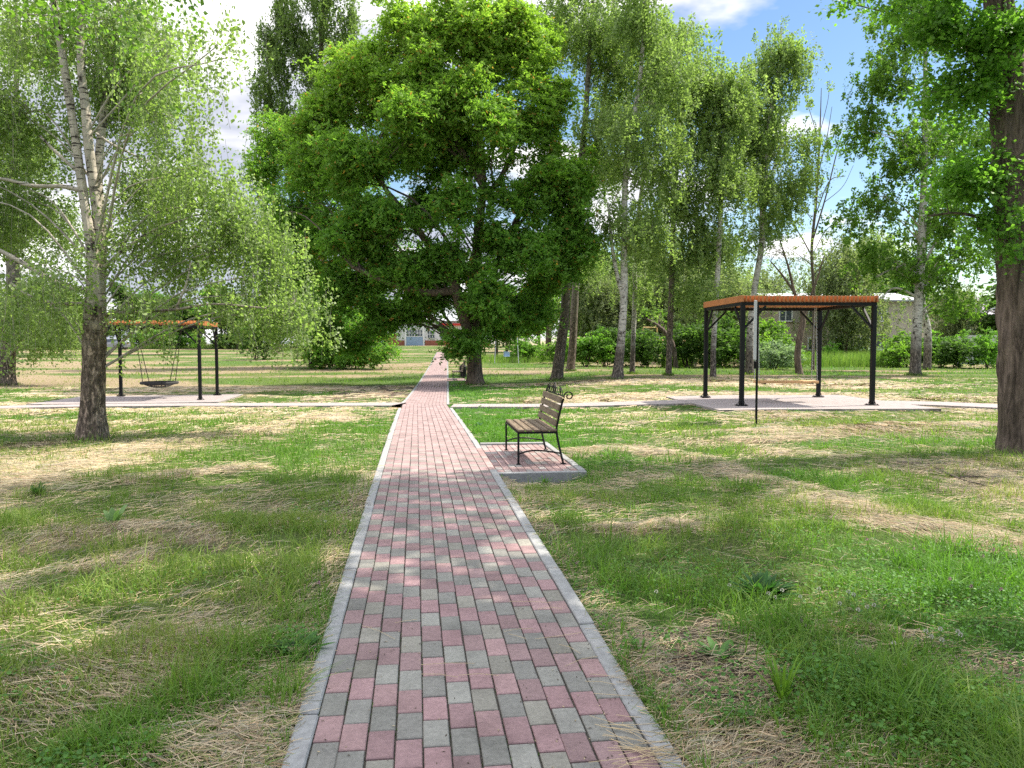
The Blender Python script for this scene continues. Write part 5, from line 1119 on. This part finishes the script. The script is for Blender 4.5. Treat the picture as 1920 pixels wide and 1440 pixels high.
# clover flowers
M['petal'] = plain('white_petal', (.45, .44, .36), .8, var=.1); M['petal_pink'] = plain('pink_petal', (.42, .22, .28), .8, var=.1); M['stem'] = plain('green_stem', (.07, .14, .03), .7)
def flower(px, py, pet, first=None):
    g0 = G(px, py + 10); hgt = .09; root = empty('clover_flower', (g0[0], g0[1], float(gz(g0[0], g0[1])) + .01))
    m = NM(); m.tubes(np.array([[0, 0, 0], [.004, 0, .05], [0, 0, hgt]]), np.full(3, .0016), 5); m.build('flower_stem', M['stem'], root)
    m = NM(); r = np.random.default_rng(int(px)); n = 40; d = norm(r.normal(size=(n, 3)) + np.array([0, 0, .3])); c = d * .005 + np.array([0, 0, hgt + .004])
    sd = norm(np.cross(d, norm(r.normal(size=(n, 3))))); V = np.stack([c - sd * .0016, c + sd * .0016, c + sd * .0018 + d * .006, c - sd * .0018 + d * .006], 1); k = np.arange(n)[:, None] * 4; m.add(V.reshape(-1, 3), k + np.array([[0, 1, 2, 3]])); m.build('flower_head', pet, root)
    return root
proto = {}
FL = [('w', p) for p in [(1440, 1135), (1453, 1142), (1466, 1128), (1500, 1140), (1590, 1130), (1600, 1136), (1574, 1155), (1638, 1157), (1608, 1172), (1735, 1212), (1762, 1208), (1800, 1218), (1745, 1222), (1765, 1228), (1795, 1212), (615, 950), (580, 965), (610, 990), (560, 985), (1535, 1122), (1675, 1232), (1625, 1162), (1230, 1130), (1367, 1115)]] + \
     [('p', p) for p in [(1625, 1028), (1713, 1045), (1842, 1060), (1862, 1050), (1780, 1107), (1820, 1122), (1876, 1128), (1082, 1072), (598, 1112), (1420, 1095)]]
for kf, (px, py) in FL:
    if kf not in proto: proto[kf] = o = flower(px, py, M['petal'] if kf == 'w' else M['petal_pink'])
    else: o = copytree(proto[kf]); g0 = G(px, py + 10); o.location = (g0[0], g0[1], float(gz(g0[0], g0[1])) + .01)
    tag(o, 'small round white clover flower in the grass' if kf == 'w' else 'small pinkish purple clover flower in the grass', 'flower', 'white clover flowers in the grass' if kf == 'w' else 'pink clover flowers in the grass')
# leafy weeds and tufts
def weed(name, label, px, py, n, L, w, col, stand=.6, seed=1):
    g0 = G(px, py); z = float(gz(g0[0], g0[1])); root = empty(name, (g0[0], g0[1], z)); tag(root, label, 'plant'); r = np.random.default_rng(seed); m = NM()
    for i in range(n):
        a = r.uniform(0, 2 * np.pi); l = L * r.uniform(.6, 1.15); s_ = stand * r.uniform(.6, 1.3); u = np.linspace(0, 1, 7); h_ = l * (u * s_ - .35 * u ** 2.4 * s_); o_ = l * u * math.sqrt(max(.05, 1 - min(.95, s_) ** 2))
        c = np.stack([np.cos(a) * (o_ + .008), np.sin(a) * (o_ + .008), h_], -1); sd = np.array([-math.sin(a), math.cos(a), 0]); wd = w * np.sin(np.pi * np.clip(u * .9 + .08, 0, 1)) ** .8 * r.uniform(.7, 1.2); wd[-1] = 0.0005
        V = np.concatenate([c - sd * wd[:, None] / 2, c - np.array([0, 0, .15]) * wd[:, None], c + sd * wd[:, None] / 2]); k = np.arange(6)
        m.add(V, np.concatenate([np.stack([k, k + 1, k + 8, k + 7], -1), np.stack([k + 7, k + 8, k + 15, k + 14], -1)]), None, np.array(col) * r.uniform(.7, 1.3))
    m.build('leaves', M['blade'], root, True)
weed('dock_plant', 'pale upright dock leaves standing in the hay on the left', 213, 990, 10, .26, .045, (.16, .26, .09), .8, 2)
weed('dock_plant', 'dark leafy weed tuft in the straw against the left kerb', 560, 1222, 24, .17, .04, (.05, .13, .03), .55, 3)
weed('grass_tuft', 'bright tall tuft of broad grass blades low in the right lawn', 1467, 1318, 34, .24, .012, (.13, .23, .03), 1.05, 4)
weed('grass_tuft', 'grass tuft growing against the face of the bench pad', 1022, 908, 40, .16, .010, (.10, .19, .04), .9, 5)
weed('clover_bush', 'dark dense clover clump in the middle of the right lawn', 1430, 1120, 110, .22, .035, (.035, .10, .025), .75, 6)
weed('nettle_plant', 'dark broad leaves low in the grass beside the junction', 897, 800, 12, .16, .05, (.04, .12, .03), .8, 7)
weed('grass_tuft', 'grass tuft right of the kerb near the lower middle', 1200, 1225, 26, .15, .009, (.10, .20, .04), .9, 8)
weed('dock_plant', 'green weed rosette in the bare soil right of the kerb', 1345, 1232, 18, .13, .028, (.07, .16, .035), .5, 9)
weed('grass_tuft', 'dark upright weeds at the left edge of the sunlit hay', 70, 935, 40, .17, .02, (.06, .12, .03), .95, 10)
print('verts', sum(len(o.data.vertices) for o in coll.objects if o.type == 'MESH'))
